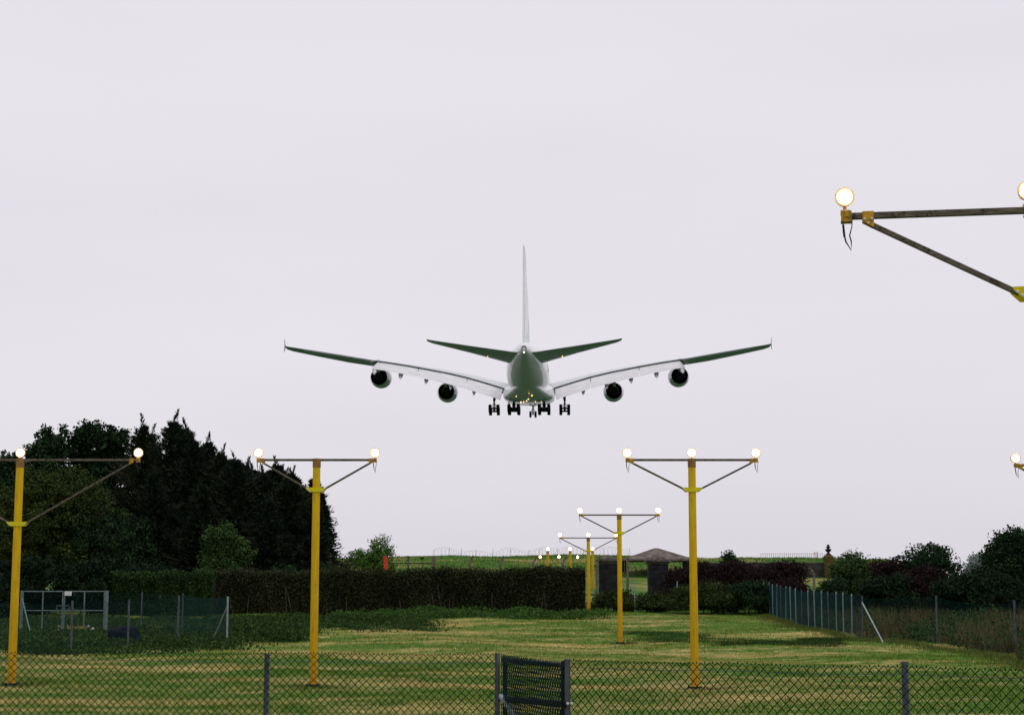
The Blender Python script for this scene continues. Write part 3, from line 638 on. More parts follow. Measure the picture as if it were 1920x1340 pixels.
            mb = MB(); mb.lathe([(1.82, 1.05), (.6, .98), (-.5, .72), (-.55, .66), (-.1, .6), (-.1, .32), (-.9, .06), (-.95, 0)], (side * sp, yn, zn), (0, 1, 0), 32); mb.build('core_nozzle', DK, en, smooth=True)
            y, z = te_at(sp); mb = MB(); mb.prism([(side * sp, yn + 4.2, zn + 1.75), (side * sp, yn + .4, zn + 1.3), (side * sp, yn - .2, zn + .6), (side * sp, yn - 3.4, zn + 2.2), (side * sp, yn - 1.2, zn + 3.0), (side * sp, yn + 1.4, zn + 2.75)], (-.26, 0, 0), (.26, 0, 0)); mb.build('pylon', G_, en, bevel=.06)
    # tailplane and fin
    for side in (-1, 1):
        mb = MB(); rings = []
        for sp, le, te, z, inc, th in ((.9, -22.0, -33.4, 1.95, -7.2, .10), (1.9, -23.0, -33.0, 2.05, -7, .10), (8.5, -28.6, -34.4, 2.92, -6.5, .10), (14.4, -33.3, -36.0, 3.72, -6, .09), (15.15, -34.6, -36.3, 3.85, -6, .08)):
            rings.append(wring((sp, le, te, z, inc, th), side))
        mb.loft(rings); hs_ = mb.build('tailplane', G_, t, smooth=True)
    mb = MB(); rings = []
    for z, le, te, th in ((3.2, -19.5, -33.8, .085), (4.6, -21.2, -34.2, .085), (11, -27.5, -36.0, .09), (17.4, -33.6, -37.9, .09), (18.2, -35.0, -38.1, .08)):
        c = le - te; rings.append([(h, le - x, z) for x, h in foil(c, th)])
    mb.loft(rings); mb.build('fin', FN, t, smooth=True)
    # added glowing spots imitating warm lamp reflections on belly and tailplane
    GLINT = emit('warm_painted_glint', (1, .58, .22), 3.0)
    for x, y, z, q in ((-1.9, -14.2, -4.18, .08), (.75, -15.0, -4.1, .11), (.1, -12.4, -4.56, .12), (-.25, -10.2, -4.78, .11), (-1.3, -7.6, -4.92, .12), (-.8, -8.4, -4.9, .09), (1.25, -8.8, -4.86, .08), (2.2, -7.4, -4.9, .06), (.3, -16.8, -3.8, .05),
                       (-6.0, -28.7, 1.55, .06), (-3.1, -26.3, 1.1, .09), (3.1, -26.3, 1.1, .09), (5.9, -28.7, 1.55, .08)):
        mb = MB(); mb.lathe([(.05, q), (-q * .3, q * .9), (-q * .6, q * .5), (-q * .7, 0)], (x, y, z), (0, .6, .8), 10); mb.build('painted_glint', GLINT, t)
    # landing gear
    def gear(x, y, ztop, zax, track, axles, tw=.46, rr_=.68, tilt=0, r=.17):
        mb = MB(); mb.tube([(x, y, ztop), (x, y, zax + 1.5)], r * 1.25, 12); mb.tube([(x, y, zax + 1.6), (x, y, zax)], r * .8, 12)
        mb.tube([(x, y, zax + 1.3), (x - .55 * (1 if x > 0 else -1), y + 1.2, ztop)], .08, 8); mb.tube([(x + .12, y, zax + .3), (x + .32, y - .35, zax + .75), (x + .1, y, zax + 1.2)], .05, 6); mb.tube([(x - .12, y, zax + .3), (x - .3, y - .3, zax + .75), (x - .1, y, zax + 1.2)], .05, 6)
        n = len(axles)
        if n > 1: mb.tube([(x, y + axles[0], zax + tilt * axles[0]), (x, y + axles[-1], zax + tilt * axles[-1])], .2, 8)
        for a in axles: mb.tube([(x - track / 2, y + a, zax + tilt * a), (x + track / 2, y + a, zax + tilt * a)], .17 if n > 1 else .09, 8)
        g_ = mb.build('landing_gear', SG, t, smooth=True)
        for a in axles:
            for s in (-1, 1):
                wm = MB(); h = tw / 2; wm.lathe([(-h * .7, .2), (-h * .75, rr_ * .55), (-h, rr_ * .68), (-h, rr_ * .9), (-h * .7, rr_), (h * .7, rr_), (h, rr_ * .9), (h, rr_ * .68), (h * .75, rr_ * .55), (h * .7, .2), (h * .7, 0)], (x + s * track / 2, y + a, zax + tilt * a), (1, 0, 0), 22)
                wm.build('wheel', TY, g_, smooth=True)
        return g_
    for s in (-1, 1):
        gear(s * 6.2, .2, -2.8, -5.95, 1.38, (.85, -.85), tw=.54, rr_=.72, tilt=-.26)
        gear(s * 2.63, -3.2, -4.4, -6.0, 1.62, (1.7, 0, -1.7), tw=.56, rr_=.72, tilt=-.13, r=.3)
        mb = MB(); mb.prism([(s * 3.5, -5.6, -4.8), (s * 3.6, -5.6, -5.35), (s * 3.6, .4, -5.35), (s * 3.5, .4, -4.8)], (-.04, 0, 0), (.04, 0, 0)); mb.build('gear_door', W_, t)
    gear(0, 31.2, -3.8, -5.8, 1.0, (0,), tw=.42, rr_=.62)
    return t
airliner()

# ------------------------------------------------------------------ chain-link fences
def linkmesh(a, b, h, zb0, zb1, pitch=.07, r=.0028, k=3, zfun=None, spikes=False, sag=0):
    """diamond mesh between plan points a and b; bottoms zb0/zb1, height h"""
    a = np.array(a, float); b = np.array(b, float); Ln = np.linalg.norm(b - a); q = pitch / 2; nw = int(Ln / q); nr = int(round(h / q))
    i, j = np.meshgrid(np.arange(nw), np.arange(nr), indexing='ij')
    def P(ii, jj):
        s = ii * q / Ln; z0 = zb0 + (zb1 - zb0) * s
        if zfun is not None: z0 = zfun(a[0] + (b[0] - a[0]) * s, a[1] + (b[1] - a[1]) * s)
        nrm = np.array([-(b - a)[1], (b - a)[0]]) / Ln; wv = np.where(ii % 2 == 0, 1, -1) * r * .9
        sg = sag * np.sin(s * math.pi * 3.0) ** 2
        return np.stack([a[0] + (b[0] - a[0]) * s + nrm[0] * wv, a[1] + (b[1] - a[1]) * s + nrm[1] * wv, z0 + jj * q - sg * jj / nr], -1).reshape(-1, 3)
    par = (i + j) % 2; P0 = P(i + par, j); P1 = P(i + 1 - par, j + 1)
    V, Fc = segs(P0, P1, r, k)
    if spikes:
        top = P(np.arange(nw + 1), np.full(nw + 1, nr)); m_ = ((np.arange(nw + 1) + nr) % 2) == 1; m_ = ~m_ if False else m_
        tt = top[m_]; V2, F2 = segs(tt - np.array([0, 0, .010]), tt + np.stack([rng.normal(0, .004, len(tt)), rng.normal(0, .004, len(tt)), np.full(len(tt), .006)], 1), r * 1.5, k); V, Fc = join([(V, Fc), (V2, F2)])
    return V, Fc
def shift(V, o): return np.asarray(V) - np.array(o)
def xy(px, Y): p = at(px, 1119, Y); return (p.x, p.y)
# near fence, two runs and the gate between them
def near_run(label, A, B, z0, z1, posts, zp):
    o = (*A, 0); t = thing('chain_link_fence', o, label, 'fence')
    V, Fc = linkmesh(A, B, z0, 0.02, 0.02 + z1 - z0, r=.0032, k=4, spikes=True, sag=.012); npmesh('wire_mesh', shift(V, o), Fc, M['pvc'], t)
    a, b = Vector((*A, 0)), Vector((*B, 0)); mb = MB()
    for h in (.055, .95, 1.75):
        pts = [a.lerp(b, k / 16) + Vector((0, 0, z0 + (z1 - z0) * k / 16 - h - .01 * math.sin(math.pi * k / 16 * 3) ** 2)) - Vector(o) for k in range(17)]; mb.tube(pts, .0022, 5)
    mb.build('line_wire', M['galv'], t)
    for p, zz in zip(posts, zp):
        mb = MB(); q = Vector((*p, 0)) - Vector(o); dy = .03
        mb.tube([q + Vector((0, dy, -.1)), q + Vector((0, dy, zz))], .024, 12); mb.tube([q + Vector((0, dy, zz)), q + Vector((0, dy, zz + .012))], .028, 12); mb.build('post', M['galv'], t, smooth=True)
    return t
LA, LB, RA, RB = xy(-140, 16.2), xy(933, 15.9), xy(1068, 13.8), xy(2060, 11.35)
near_run('near chain link fence left of the small gate, in front of the lawn', LA, LB, 1.885, 1.865, [xy(502, 16.03), LB], [1.87, 1.88])
near_run('near chain link fence right of the small gate, its diamonds largest', RA, RB, 1.905, 1.93, [xy(1694, 12.2)], [1.94])
t = thing('gate', (*LB, 0), 'small dark steel gate with dense wire mesh at the bottom centre', 'gate')
o = Vector((*LB, 0)); A = Vector((*LB, 0)) + Vector((.03, -.04, 0)) ; B = Vector((*RA, 0)) - Vector((.02, 0, 0))
mb = MB(); mb.bar(A + Vector((.02, 0, 1.835)) - o, B + Vector((-.02, 0, 1.865)) - o, .04, .04); mb.bar(A + Vector((.0, -.02, 1.49)) - o, B + Vector((0, -.02, 1.56)) - o, .04, .05); mb.bar(A + Vector((0, 0, .12)) - o, B + Vector((0, 0, .12)) - o, .04, .04)
mb.bar(B + Vector((-.03, .03, .1)) - o, B + Vector((-.03, .03, 1.9)) - o, .04, .04); mb.bar(A + Vector((.04, 0, .1)) - o, A + Vector((.04, 0, 1.86)) - o, .045, .045); mb.build('gate_frame', M['darksteel'], t, bevel=.004)
mb = MB(); mb.tube([B - o, B + Vector((0, 0, 1.9)) - o], .024, 12); mb.tube([B + Vector((0, 0, 1.9)) - o, B + Vector((0, 0, 1.915)) - o], .028, 12); mb.build('post', M['galv'], t, smooth=True)
V, Fc = linkmesh((A.x, A.y), (B.x, B.y), 1.82, .06, .06, r=.0031, k=4, spikes=True); V2, F2 = linkmesh((A.x + .02, A.y - .30), (B.x - .02, B.y - .06), 1.80, .085, .085, r=.0028, k=4, spikes=True)
V, Fc = join([(V, Fc), (V2, F2)]); npmesh('wire_mesh', shift(V, o), Fc, M['pvc'], t)
st_a = at(939, 1303, 15.7); st_b = at(1010, 1410, 14.9); mb = MB(); mb.bar(st_a - o, st_b - o, .04, .035); mb.build('brace', M['galvlight'], t, bevel=.003)
for k in range(2):
    mb = MB(); mb.lathe([(0, .013), (.03, .011), (.032, 0)], B + Vector((.0 + .03 * k, -.05, 1.572)) - o, (0, -1, 0), 8); mb.build('bolt', M['bolt'], t)

def steel_post(parent, base, h, o, name='post', m='galv', r=.035, lean=(0, 0)):
    mb = MB(); p = Vector(base) - Vector(o); q = p + Vector((lean[0], lean[1], h)); mb.bar(p - Vector((0, 0, .1)), q, r * 2, r * 1.2); mb.bar(p + Vector((r, 0, 0)), q + Vector((r, 0, 0)), r * .5, r * 2); return mb.build(name, M[m], parent)
# green fence on the right, running back towards the piers
pts = [(1436, 112), (1443, 109.3), (1449, 107.2), (1456.5, 105), (1464, 102.8), (1473, 100.6), (1482, 98.5), (1492, 96.4), (1503, 94.3), (1515, 92.2), (1527, 90.3), (1540, 88.4), (1553, 86.7), (1567, 85), (1580, 83.6), (1596, 82.2), (1616, 80.6)]
g0_ = ground_at(1616, 80.6); t = thing('green_mesh_fence', g0_, 'green mesh fence with many close pale posts running back along the right side', 'fence'); o = Vector(g0_)
for i, (px, Y) in enumerate(pts):
    p = ground_at(px, Y); steel_post(t, p, 2.0, o, r=.026, m='galvlight' if i % 4 else 'galv', lean=(random.uniform(-.03, .03), 0) if i else (-.15, 0))
ps = []
for (p0, Y0), (p1, Y1) in zip(pts[::1], pts[1::1]):
    A, B = xy(p0, Y0), xy(p1, Y1); ps.append(linkmesh(A, B, 1.92, 0, 0, r=.0034, k=3, zfun=gz))
V, Fc = join(ps); npmesh('wire_mesh', shift(V, o), Fc, M['fargreen'], t)
mb = MB(); e = hit(1657, 1207); mb.bar(Vector((0, 0, 1.7)), Vector((e.x, e.y, gzf(e.x, e.y))) - o, .05, .05); mb.build('brace', M['galvlight'], t)
# its nearer run, widely spaced posts
t = thing('mesh_fence', ground_at(1755, 73), 'sparse wire fence with widely spaced posts before the tall weeds at right', 'fence'); o = Vector(t.location)
run = [(1616, 80.6), (1755, 73), (1901, 65.5), (2070, 58.5)]
for px, Y in run[1:]: steel_post(t, ground_at(px, Y), 2.02, o, r=.03)
ps = [linkmesh(xy(*a), xy(*b), 1.9, 0, 0, pitch=.1, r=.002, k=3, zfun=gz) for a, b in zip(run, run[1:])]
V, Fc = join(ps); npmesh('wire_mesh', shift(V, o), Fc, M['fargreen'], t)
# fence in front of the far hedge near the piers
t = thing('mesh_fence', ground_at(1350, 111), 'thin wire fence under the purple shrubs, joining the back end of the green fence', 'fence'); o = Vector(t.location)
for px in (1190, 1270, 1348, 1432): steel_post(t, ground_at(px, 110.8), 2.0, o, r=.03, m='galvlight')
V, Fc = linkmesh(xy(1120, 111), xy(1436, 112), 1.85, 0, 0, pitch=.12, r=.0022, zfun=gz); npmesh('wire_mesh', shift(V, o), Fc, M['fargreen'], t)
# left enclosure
front = [(-60, 63.5), (30, 65), (136, 67), (242, 68.8), (335, 70.6), (427, 72.2)]
t = thing('enclosure_fence', ground_at(427, 72.2), 'green wire enclosure fence with grey posts and a leaning brace at left', 'fence'); o = Vector(t.location)
for i, (px, Y) in enumerate(front): steel_post(t, ground_at(px, Y), 2.0, o, r=.032, m='galvlight' if px > 400 else 'galv')
ps = [linkmesh(xy(*a), xy(*b), 1.92, 0, 0, r=.0022, zfun=gz) for a, b in zip(front, front[1:])]
back = [(205, 84), (266, 85), (343, 83), (425, 76), (427, 72.2)]
for px, Y in back[1:3]: steel_post(t, ground_at(px, Y), 2.0, o, r=.028)
ps += [linkmesh(xy(*a), xy(*b), 1.92, 0, 0, r=.0022, zfun=gz) for a, b in zip(back, back[1:])]
V, Fc = join(ps); npmesh('wire_mesh', shift(V, o), Fc, M['fargreen'], t)
mb = MB(); a = ground_at(426, 72.2) + Vector((0, 0, 1.55)); b = hit(397, 1205); mb.bar(a - o, Vector(b) - o, .05, .05); mb.build('brace', M['galvlight'], t)
# double metal gate with a white notice
Yg = 84; t = thing('double_gate', ground_at(120, Yg), 'pair of grey tube framed mesh gates with a small white notice', 'gate'); o = Vector(t.location)
zt = at(120, 1107, Yg).z; zb = o.z + .08; zm = at(120, 1144, Yg).z
def gx(px): return at(px, 1119, Yg).x
mb = MB(); mb.tube([(gx(200) - o.x, 0, -.1), (gx(200) - o.x, 0, zt - o.z + .02)], .09, 10); mb.build('post', M['gateframe'], t, smooth=True); mb = MB(); mb.tube([(gx(41) - o.x, 0, -.1), (gx(41) - o.x, 0, zt - o.z + .02)], .07, 10); mb.build('post', M['gateframe'], t, smooth=True)
for a, b in ((43, 118), (121, 196)):
    mb = MB(); xa, xb = gx(a) - o.x, gx(b) - o.x; c = (xa + xb) / 2; zz = [zb - o.z, zm - o.z, zt - o.z - .03]
    for z in zz: mb.tube([(xa, 0, z), (xb, 0, z)], .03, 8)
    for x in (xa, c, xb): mb.tube([(x, 0, zz[0]), (x, 0, zz[2])], .034, 8)
    lf = mb.build('gate_leaf', M['gateframe'], t, smooth=True)
    V, Fc = linkmesh((xa, .02), (xb, .02), zz[2] - zz[0], zz[0], zz[0], r=.002); npmesh('wire_mesh', V, Fc, M['fargreen'], lf)
mb = MB(); mb.box((gx(128) - o.x, -.05, at(0, 1112, Yg).z - o.z), (.34, .02, .2)); mb.build('notice', mat('white_notice', (.6, .6, .62), (.5, .5, .52), scale=8), t)
mb = MB(); x0, x1, za, zb_ = gx(108) - o.x, gx(131) - o.x, at(0, 1135, Yg).z - o.z, at(0, 1143, Yg).z - o.z
mb.tube([(x0, -.06, zb_), (x0, -.06, za), (x1, -.06, za), (x1, -.06, zb_)], .018, 6); mb.build('latch', M['gateframe'], t)
mb = MB(); a = at(41, 1120, Yg) - o; b = at(56, 1182, Yg - 3) - o; mb.bar(a, b, .05, .05); mb.build('brace', M['gateframe'], t)

# ------------------------------------------------------------------ piers, wall, roof, posts beyond the hedge
M['stone'] = mat('dark_stone', (.008, .009, .012), (.026, .026, .028), rough=.9, scale=2.5, bump=.4)
M['capstone'] = mat('weathered_cap_stone', (.05, .045, .038), (.12, .105, .09), rough=.9, scale=4)
M['slate'] = mat('lichen_slate', (.07, .058, .05), (.17, .15, .135), rough=.85, scale=2.2, stain=(.05, .035, .02), stain_scale=1.4, stain_pos=.55, stain_stretch=(1, 1, 2))
def stone_pier(px, pytop, Y, wpx, label):
    g_ = ground_at(px, Y); zt = at(px, pytop, Y).z - g_.z; w_ = wpx / 3244 * Y
    t = thing('gate_pier', g_, label, 'pier', 'stone gate piers'); mb = MB(); n = 9; h = (zt - .5) / n
    for k in range(n): mb.box((0, 0, -.1 + h * (k + .5)), (w_ * (1 if k % 2 else .985), w_ * (1 if k % 2 else .985), h - .012))
    mb.box((0, 0, zt / 2 - .3), (w_ * .94, w_ * .94, zt - .6)); mb.build('shaft', M['stone'], t, bevel=.02)
    mb = MB(); z = zt - .58; mb.box((0, 0, z + .07), (w_ * 1.12, w_ * 1.12, .12)); mb.box((0, 0, z + .2), (w_ * 1.3, w_ * 1.3, .13)); mb.box((0, 0, z + .33), (w_ * 1.08, w_ * 1.08, .1), taper=.8); mb.box((0, 0, z + .47), (w_ * .72, w_ * .72, .17), taper=.35); mb.build('cap', M['capstone'], t, bevel=.02)
stone_pier(1141, 1040, 118, 36, 'dark stone gate pier between the yellow masts, left of the pair')
stone_pier(1234, 1041, 118, 37, 'dark stone gate pier under the right end of the low slate roof')
g_ = ground_at(1229, 150); t = thing('pavilion', g_, 'low building with a shallow mossy slate roof behind the gate piers', 'building'); Yp = 150
xl, xr, ze, za = at(1163, 1049, Yp).x - g_.x, at(1296, 1049, Yp).x - g_.x, at(0, 1049, Yp).z - g_.z, at(0, 1027, Yp).z - g_.z
mb = MB(); mb.add([(xl, -3, ze), (xr, -3, ze), (xr, 3, ze), (xl, 3, ze), (xl, -3, ze - .14), (xr, -3, ze - .14), (xr, 3, ze - .14), (xl, 3, ze - .14), (-.05, 0, za), (.25, 0, za)], [(0, 1, 9, 8), (1, 2, 9), (2, 3, 8, 9), (3, 0, 8), (4, 7, 6, 5), (0, 4, 5, 1), (1, 5, 6, 2), (2, 6, 7, 3), (3, 7, 4, 0)]); mb.build('roof', M['slate'], t)
for x in (xl + .35, (xl + xr) / 2, xr - .35):
    for y in (-2.5, 2.5): mb = MB(); mb.box((x, y, ze / 2 - .1), (.28, .28, ze - .05)); mb.build('pillar', M['stone'], t)
rz = at(1390, 1055, 150); g_ = Vector((rz.x, 150, gzf(rz.x, 150))); t = thing('stone_wall', g_, 'long low stone wall along the crest, left of the urn topped pier', 'wall')
zt = at(0, 1053.5, 150).z - g_.z; xe = at(1545, 1050, 150).x - g_.x; x0 = at(1280, 1050, 150).x - g_.x; mb = MB(); mb.box(((x0 + xe) / 2, 0, (zt - .12 - .5) / 2), (xe - x0, .5, zt - .12 + .5)); mb.build('wall', mat('mossy_wall_stone', (.025, .027, .025), (.06, .06, .05), rough=.9, scale=1.4, stretch=(1, 1, 2)), t)
mb = MB(); mb.box(((x0 + xe) / 2, 0, zt - .06), (xe - x0 + .02, .62, .12)); mb.build('coping', M['capstone'], t, bevel=.02)
p = at(1553.5, 1053, 149.5); g_ = Vector((p.x, 149.5, gzf(p.x, 149.5))); t = thing('urn_pier', g_, 'mossy stone pier carrying a dark stone urn, at the end of the wall', 'pier')
zs = at(0, 1041, 149.5).z - g_.z; mb = MB(); mb.box((0, 0, zs / 2 - .1), (.82, .82, zs + .2 - .1)); mb.box((0, 0, zs + .0), (.72, .72, .16), taper=.7); mb.build('shaft', mat('mossy_pier_stone', (.045, .035, .012), (.1, .07, .02), rough=.9, scale=3), t, bevel=.04)
mb = MB(); mb.lathe([(0, .22), (.07, .24), (.1, .12), (.2, .1), (.3, .22), (.42, .29), (.47, .27), (.5, .13), (.56, .11), (.62, .19), (.68, .2), (.72, .08), (.78, .13), (.84, .1), (.9, 0)], (0, 0, zs + .08), (0, 0, 1), 16); mb.build('urn', M['stone'], t, smooth=True)
# pale railing beyond the wall
p = at(1427, 1053, 190); g_ = Vector((p.x, 190, gzf(p.x, 190))); t = thing('railing', g_, 'pale thin upright railing rising above the stone wall', 'railing')
RL = mat('grey_pink_rail_paint', (.16, .14, .15), (.24, .21, .22), scale=3); zt = at(0, 1036.5, 190).z - g_.z; xe = at(1546, 1050, 190).x - g_.x; mb = MB()
mb.bar((0, 0, zt - .06), (xe, 0, zt - .06), .025, .025); mb.bar((0, 0, .3), (xe, 0, .3), .025, .025)
n = 30
for k in range(n + 1): mb.tube([(xe * k / n, 0, -.1), (xe * k / n, 0, zt)], .02, 5)
mb.build('bars', RL, t)
# red and white far sign-like lattice behind the railing
p = at(1530, 1053, 190); g_ = Vector((p.x, 190, gzf(p.x, 190))); t = thing('lattice_mast', g_, 'short red and white lattice mast behind the railing', 'mast'); zt = at(0, 1034, 190).z - g_.z
for k, (m_, a, b) in enumerate(((RD := mat('faded_red_paint', (.6, .2, .18), (.5, .18, .17), scale=4), 0, .55), (mat('faded_white_paint', (.6, .55, .55), (.5, .46, .46), scale=4), .55, .75), (RD, .75, 1))):
    mb = MB()
    for sx_ in (-.2, .2): mb.bar((sx_, 0, zt * a), (sx_, 0, zt * b), .05, .05)
    for q in range(3): z0 = zt * (a + (b - a) * q / 3); mb.bar((-.2, 0, z0), (.2, 0, z0 + zt * (b - a) / 3), .03, .03)
    mb.build('lattice', m_, t)
# cranked concrete posts standing behind the hedge
for px, pt, Y, sgn, lb in ((880, 1041, 118, 1, 'cranked concrete post behind the hedge, leftmost of the bent topped ones'), (938, 1042, 119, 1, 'cranked concrete post behind the hedge with plain grass on both sides'), (1000, 1042, 118, 1, 'cranked concrete post left of the two nearest single lamp posts'),
                            (1055.5, 1043, 118, 1, 'cranked concrete post between the left and middle single lamp posts'), (1119, 1043, 117, 1, 'cranked concrete post against the left side of the left gate pier'), (1177, 1045, 117, 0, 'tall dark concrete post in the gap between the two stone piers'), (1527, 1064, 128, -1, 'cranked concrete post below the wall, near the urn pier')):
    g_ = ground_at(px, Y); zt = at(px, pt, Y).z - g_.z; t = MB(); k = .42 if sgn else 0
    t.bar((0, 0, -.1), (0, 0, zt - k), .17, .17)
    if sgn: t.bar((0, 0, zt - k - .04), (sgn * .27, 0, zt), .14, .14)
    o_ = t.build('concrete_post', M['concrete'], bevel=.012); o_.location = g_; tag(o_, lb, 'post', 'concrete fence posts along the back')
for nm, px, pt, Y, wd_, mt_, lb in (('marker_post', 721.5, 1042, 117, .22, 'orange', 'orange painted post beside the round green bush above the hedge'), ('steel_post', 765, 1043, 118, .13, 'galv', 'thin grey steel post between the orange and the thick wooden post'), ('wooden_post', 813, 1042, 117, .25, 'wood', 'thick weathered wooden post behind the hedge with a leaning strut')):
    g_ = ground_at(px, Y); zt = at(px, pt, Y).z - g_.z; mb = MB(); mb.bar((0, 0, -.1), (0, 0, zt), wd_, wd_)
    if mt_ == 'wood': mb.bar((.12, -.05, zt * .75), (.5, -.1, 0), .08, .08)
    if mt_ == 'galv': mb.box((0, 0, zt), (.22, .2, .1))
    if mt_ == 'orange': mb.box((.14, .02, zt * .5 - .1), (.09, .18, zt - .1))
    o_ = mb.build(nm, M[mt_], bevel=.015); o_.location = g_; tag(o_, lb, 'post')
g_ = ground_at(722, 118); t = thing('wire_fence', g_, 'dark low wire fence strung between the orange and the wooden post', 'fence'); A, B = xy(724, 118), xy(812, 118)
V, Fc = linkmesh(A, B, .9, 0, 0, pitch=.1, r=.0035, zfun=lambda x, y: gz(x, y) + .3); npmesh('wire_mesh', shift(V, g_), Fc, M['darksteel'], t)
mb = MB(); a = Vector((*A, at(0, 1055, 118).z)) - g_; b = Vector((*B, at(0, 1056, 118).z)) - g_; mb.bar(a, b, .04, .05); mb.build('top_rail', M['darksteel'], t)
# coiled razor wire along the crest
g_ = ground_at(960, 178); t = thing('razor_wire', g_, 'loose coils of thin wire showing against the sky along the grass crest', 'wire'); A = at(815, 1046, 178); B = at(1180, 1046, 178); pts = []
mb = MB(); n = 2600; turns = 62; ztop = at(0, 1033, 178).z
for k in range(n + 1):
    f = k / n; a = f * turns * math.tau; r = .38 + .16 * math.sin(f * 37) ; x = A.x + (B.x - A.x) * f + r * .9 * math.cos(a); zc = gzf(x, 178) + .45 + .1 * math.sin(f * 21); pts.append(Vector((x, 178 + .5 * math.sin(a * .5) , zc + r * math.sin(a))) - g_)
P = np.array([tuple(p) for p in pts]); V, Fc = segs(P[:-1], P[1:], .0075, 3); npmesh('coil', V, Fc, M['galv'], t)
for k in range(14):
    mb = MB(); x = A.x + (B.x - A.x) * k / 13 + random.uniform(-.5, .5) - g_.x; mb.bar((x, 0, -.1), (x + .1, 0, 1.0 + random.uniform(-.2, .1)), .03, .03); mb.build('stake', M['galv'], t)
# red-brown stump of masonry at the foot of the conifers, and the overgrown brown bank
g_ = ground_at(614, 119); mb = MB(); zt = at(0, 1036, 119).z - g_.z; mb.box((0, 0, zt / 2), (.55, .5, zt), taper=.75); mb.box((.1, 0, zt * .35), (.9, .6, zt * .7), taper=.85); o_ = mb.build('brick_stump', mat('red_brown_brick', (.16, .08, .05), (.25, .14, .1), scale=4), bevel=.05); o_.location = g_; tag(o_, 'broken red brown brick stump at the foot of the rightmost conifer', 'masonry')

# ------------------------------------------------------------------ bushes and trees beyond
def bush(name, px, pytop, Y, wpx, label, mt, group=None, n=420, nleaf=30, ln=.16, wd=.08, cat='bush', nl=6, cr_=.4, up=.25, low=.0, shell=.4):
    return broadleaf(name, px, pytop, Y, wpx, label, mt, group, nl=nl, nclump=n, nleaf=nleaf, ln=ln, wd=wd, low=low, cr_=cr_, cat=cat, up=up, shell=shell)
M['fresh'] = leafmat('fresh_green_leaves', (.025, .07, .010), (.085, .16, .03), .8)
bush('round_bush', 700, 1002, 119, 112, 'round bright green bush on the slope left of the orange post', M['fresh'], n=380, ln=.24, wd=.07, up=.7)
bush('bush', 632, 1046, 116, 80, 'straw topped bramble heap between the conifers and the round green bush', M['hedgebr'], n=240)
bush('bush', 600, 1052, 115, 60, 'dark bramble clump at the foot of the rightmost conifer', M['bl'], n=200)
bush('bush', 510, 1058, 113, 150, 'low dark shrub showing over the brown hedge left of the second mast', M['bl'], n=320)
bush('weed_stems', 790, 1041, 118, 24, 'few dark seed heads on thin stalks beside the wooden post', M['purple'], n=14, nleaf=22, ln=.12, wd=.07, cat='weeds', nl=4, cr_=.14)
bush('bush', 40, 1040, 106, 170, 'dark undergrowth under the olive tree behind the leftmost mast', M['bld'], n=700, ln=.2, wd=.11)
bush('bush', 150, 1045, 105, 150, 'dark undergrowth behind the double metal gates', M['bld'], n=650, ln=.2, wd=.11)
bush('bush', 262, 1052, 110, 150, 'dark thicket just above the green hedge section', M['bld'], n=600, ln=.2, wd=.11)
bush('bush', -40, 1060, 100, 120, 'low dark thicket cut by the left picture edge behind the enclosure', M['bld'], n=400, ln=.2, wd=.11)
bush('bush', 1800, 1075, 103, 150, 'low dark thicket below the distant pale tree', M['bld'], n=600, ln=.2, wd=.11)
bush('bush', 1655, 1075, 105, 140, 'dark thicket behind the corner of the green fence', M['bld'], n=600, ln=.2, wd=.11)
g_ = ground_at(1118, 113); mb = MB(); a_ = at(1100, 1113, 113) - g_; b_ = at(1142, 1117, 113) - g_; mb.bar(a_, b_, .09, .1); mb.bar(Vector((a_.x + .1, 0, -.1)), Vector((a_.x + .1, 0, a_.z)), .1, .1); mb.bar(Vector((b_.x - .1, 0, -.1)), Vector((b_.x - .1, 0, b_.z)), .1, .1); o_ = mb.build('low_rail', M['wood']); o_.location = g_; tag(o_, 'low dark timber rail between the hedge end and the left gate pier', 'rail')
SG_ = 'purple brown shrubs on the right'
bush('purple_shrub', 1300, 1050, 116, 150, 'purple brown shrub behind the nearest whole centre mast', M['purple'], SG_, n=800, up=.5)
bush('purple_shrub', 1362, 1049, 117, 140, 'purple brown shrub with twiggy top, right of the nearest whole centre mast', M['purple'], SG_, n=750, up=.5)
bush('purple_shrub', 1452, 1050, 114, 170, 'rounded purple brown shrub standing above the far end of the green fence', M['purple'], SG_, n=1000, up=.5)
bush('purple_shrub', 1650, 1042, 112, 160, 'purple brown shrub between the leafy bush and the hawthorn', M['purple'], SG_, n=900, up=.5)
bush('purple_shrub', 1722, 1054, 110, 150, 'dark purple shrub low in front of the hawthorn', M['purple'], SG_, n=800, up=.4)
bush('purple_shrub', 1270, 1062, 117, 60, 'small purple brown shrub against the right gate pier', M['purple'], SG_, n=260, up=.5)
broadleaf('small_tree', 1373, 1031, 128, 42, 'small bushy sapling against the sky above the purple shrubs', M['bl'], nl=5, nclump=90, nleaf=26, ln=.22, wd=.09, low=.6, cr_=.3)
bush('bush', 1405, 1088, 110, 115, 'round dark green bush at the back end of the green fence', M['bl'], n=450)
bush('bush', 1318, 1090, 110, 150, 'dark green bramble under the purple shrubs, right of the nearest whole mast', M['bl2'], n=420)
bush('bush', 1215, 1112, 112, 110, 'tangled undergrowth between the two gate piers', M['bl2'], n=300, ln=.14)
bush('bush', 1150, 1106, 111, 110, 'low bramble tangle at the foot of the left gate pier', M['bl2'], n=260, ln=.14)
bush('leafy_bush', 1590, 1029, 110, 110, 'upright green bush right of the urn pier', M['bl3'], n=650, up=.5)
bush('bush', 1560, 1078, 104, 70, 'low leafy bush hugging the back of the green fence under the urn pier', M['bl'], n=320)
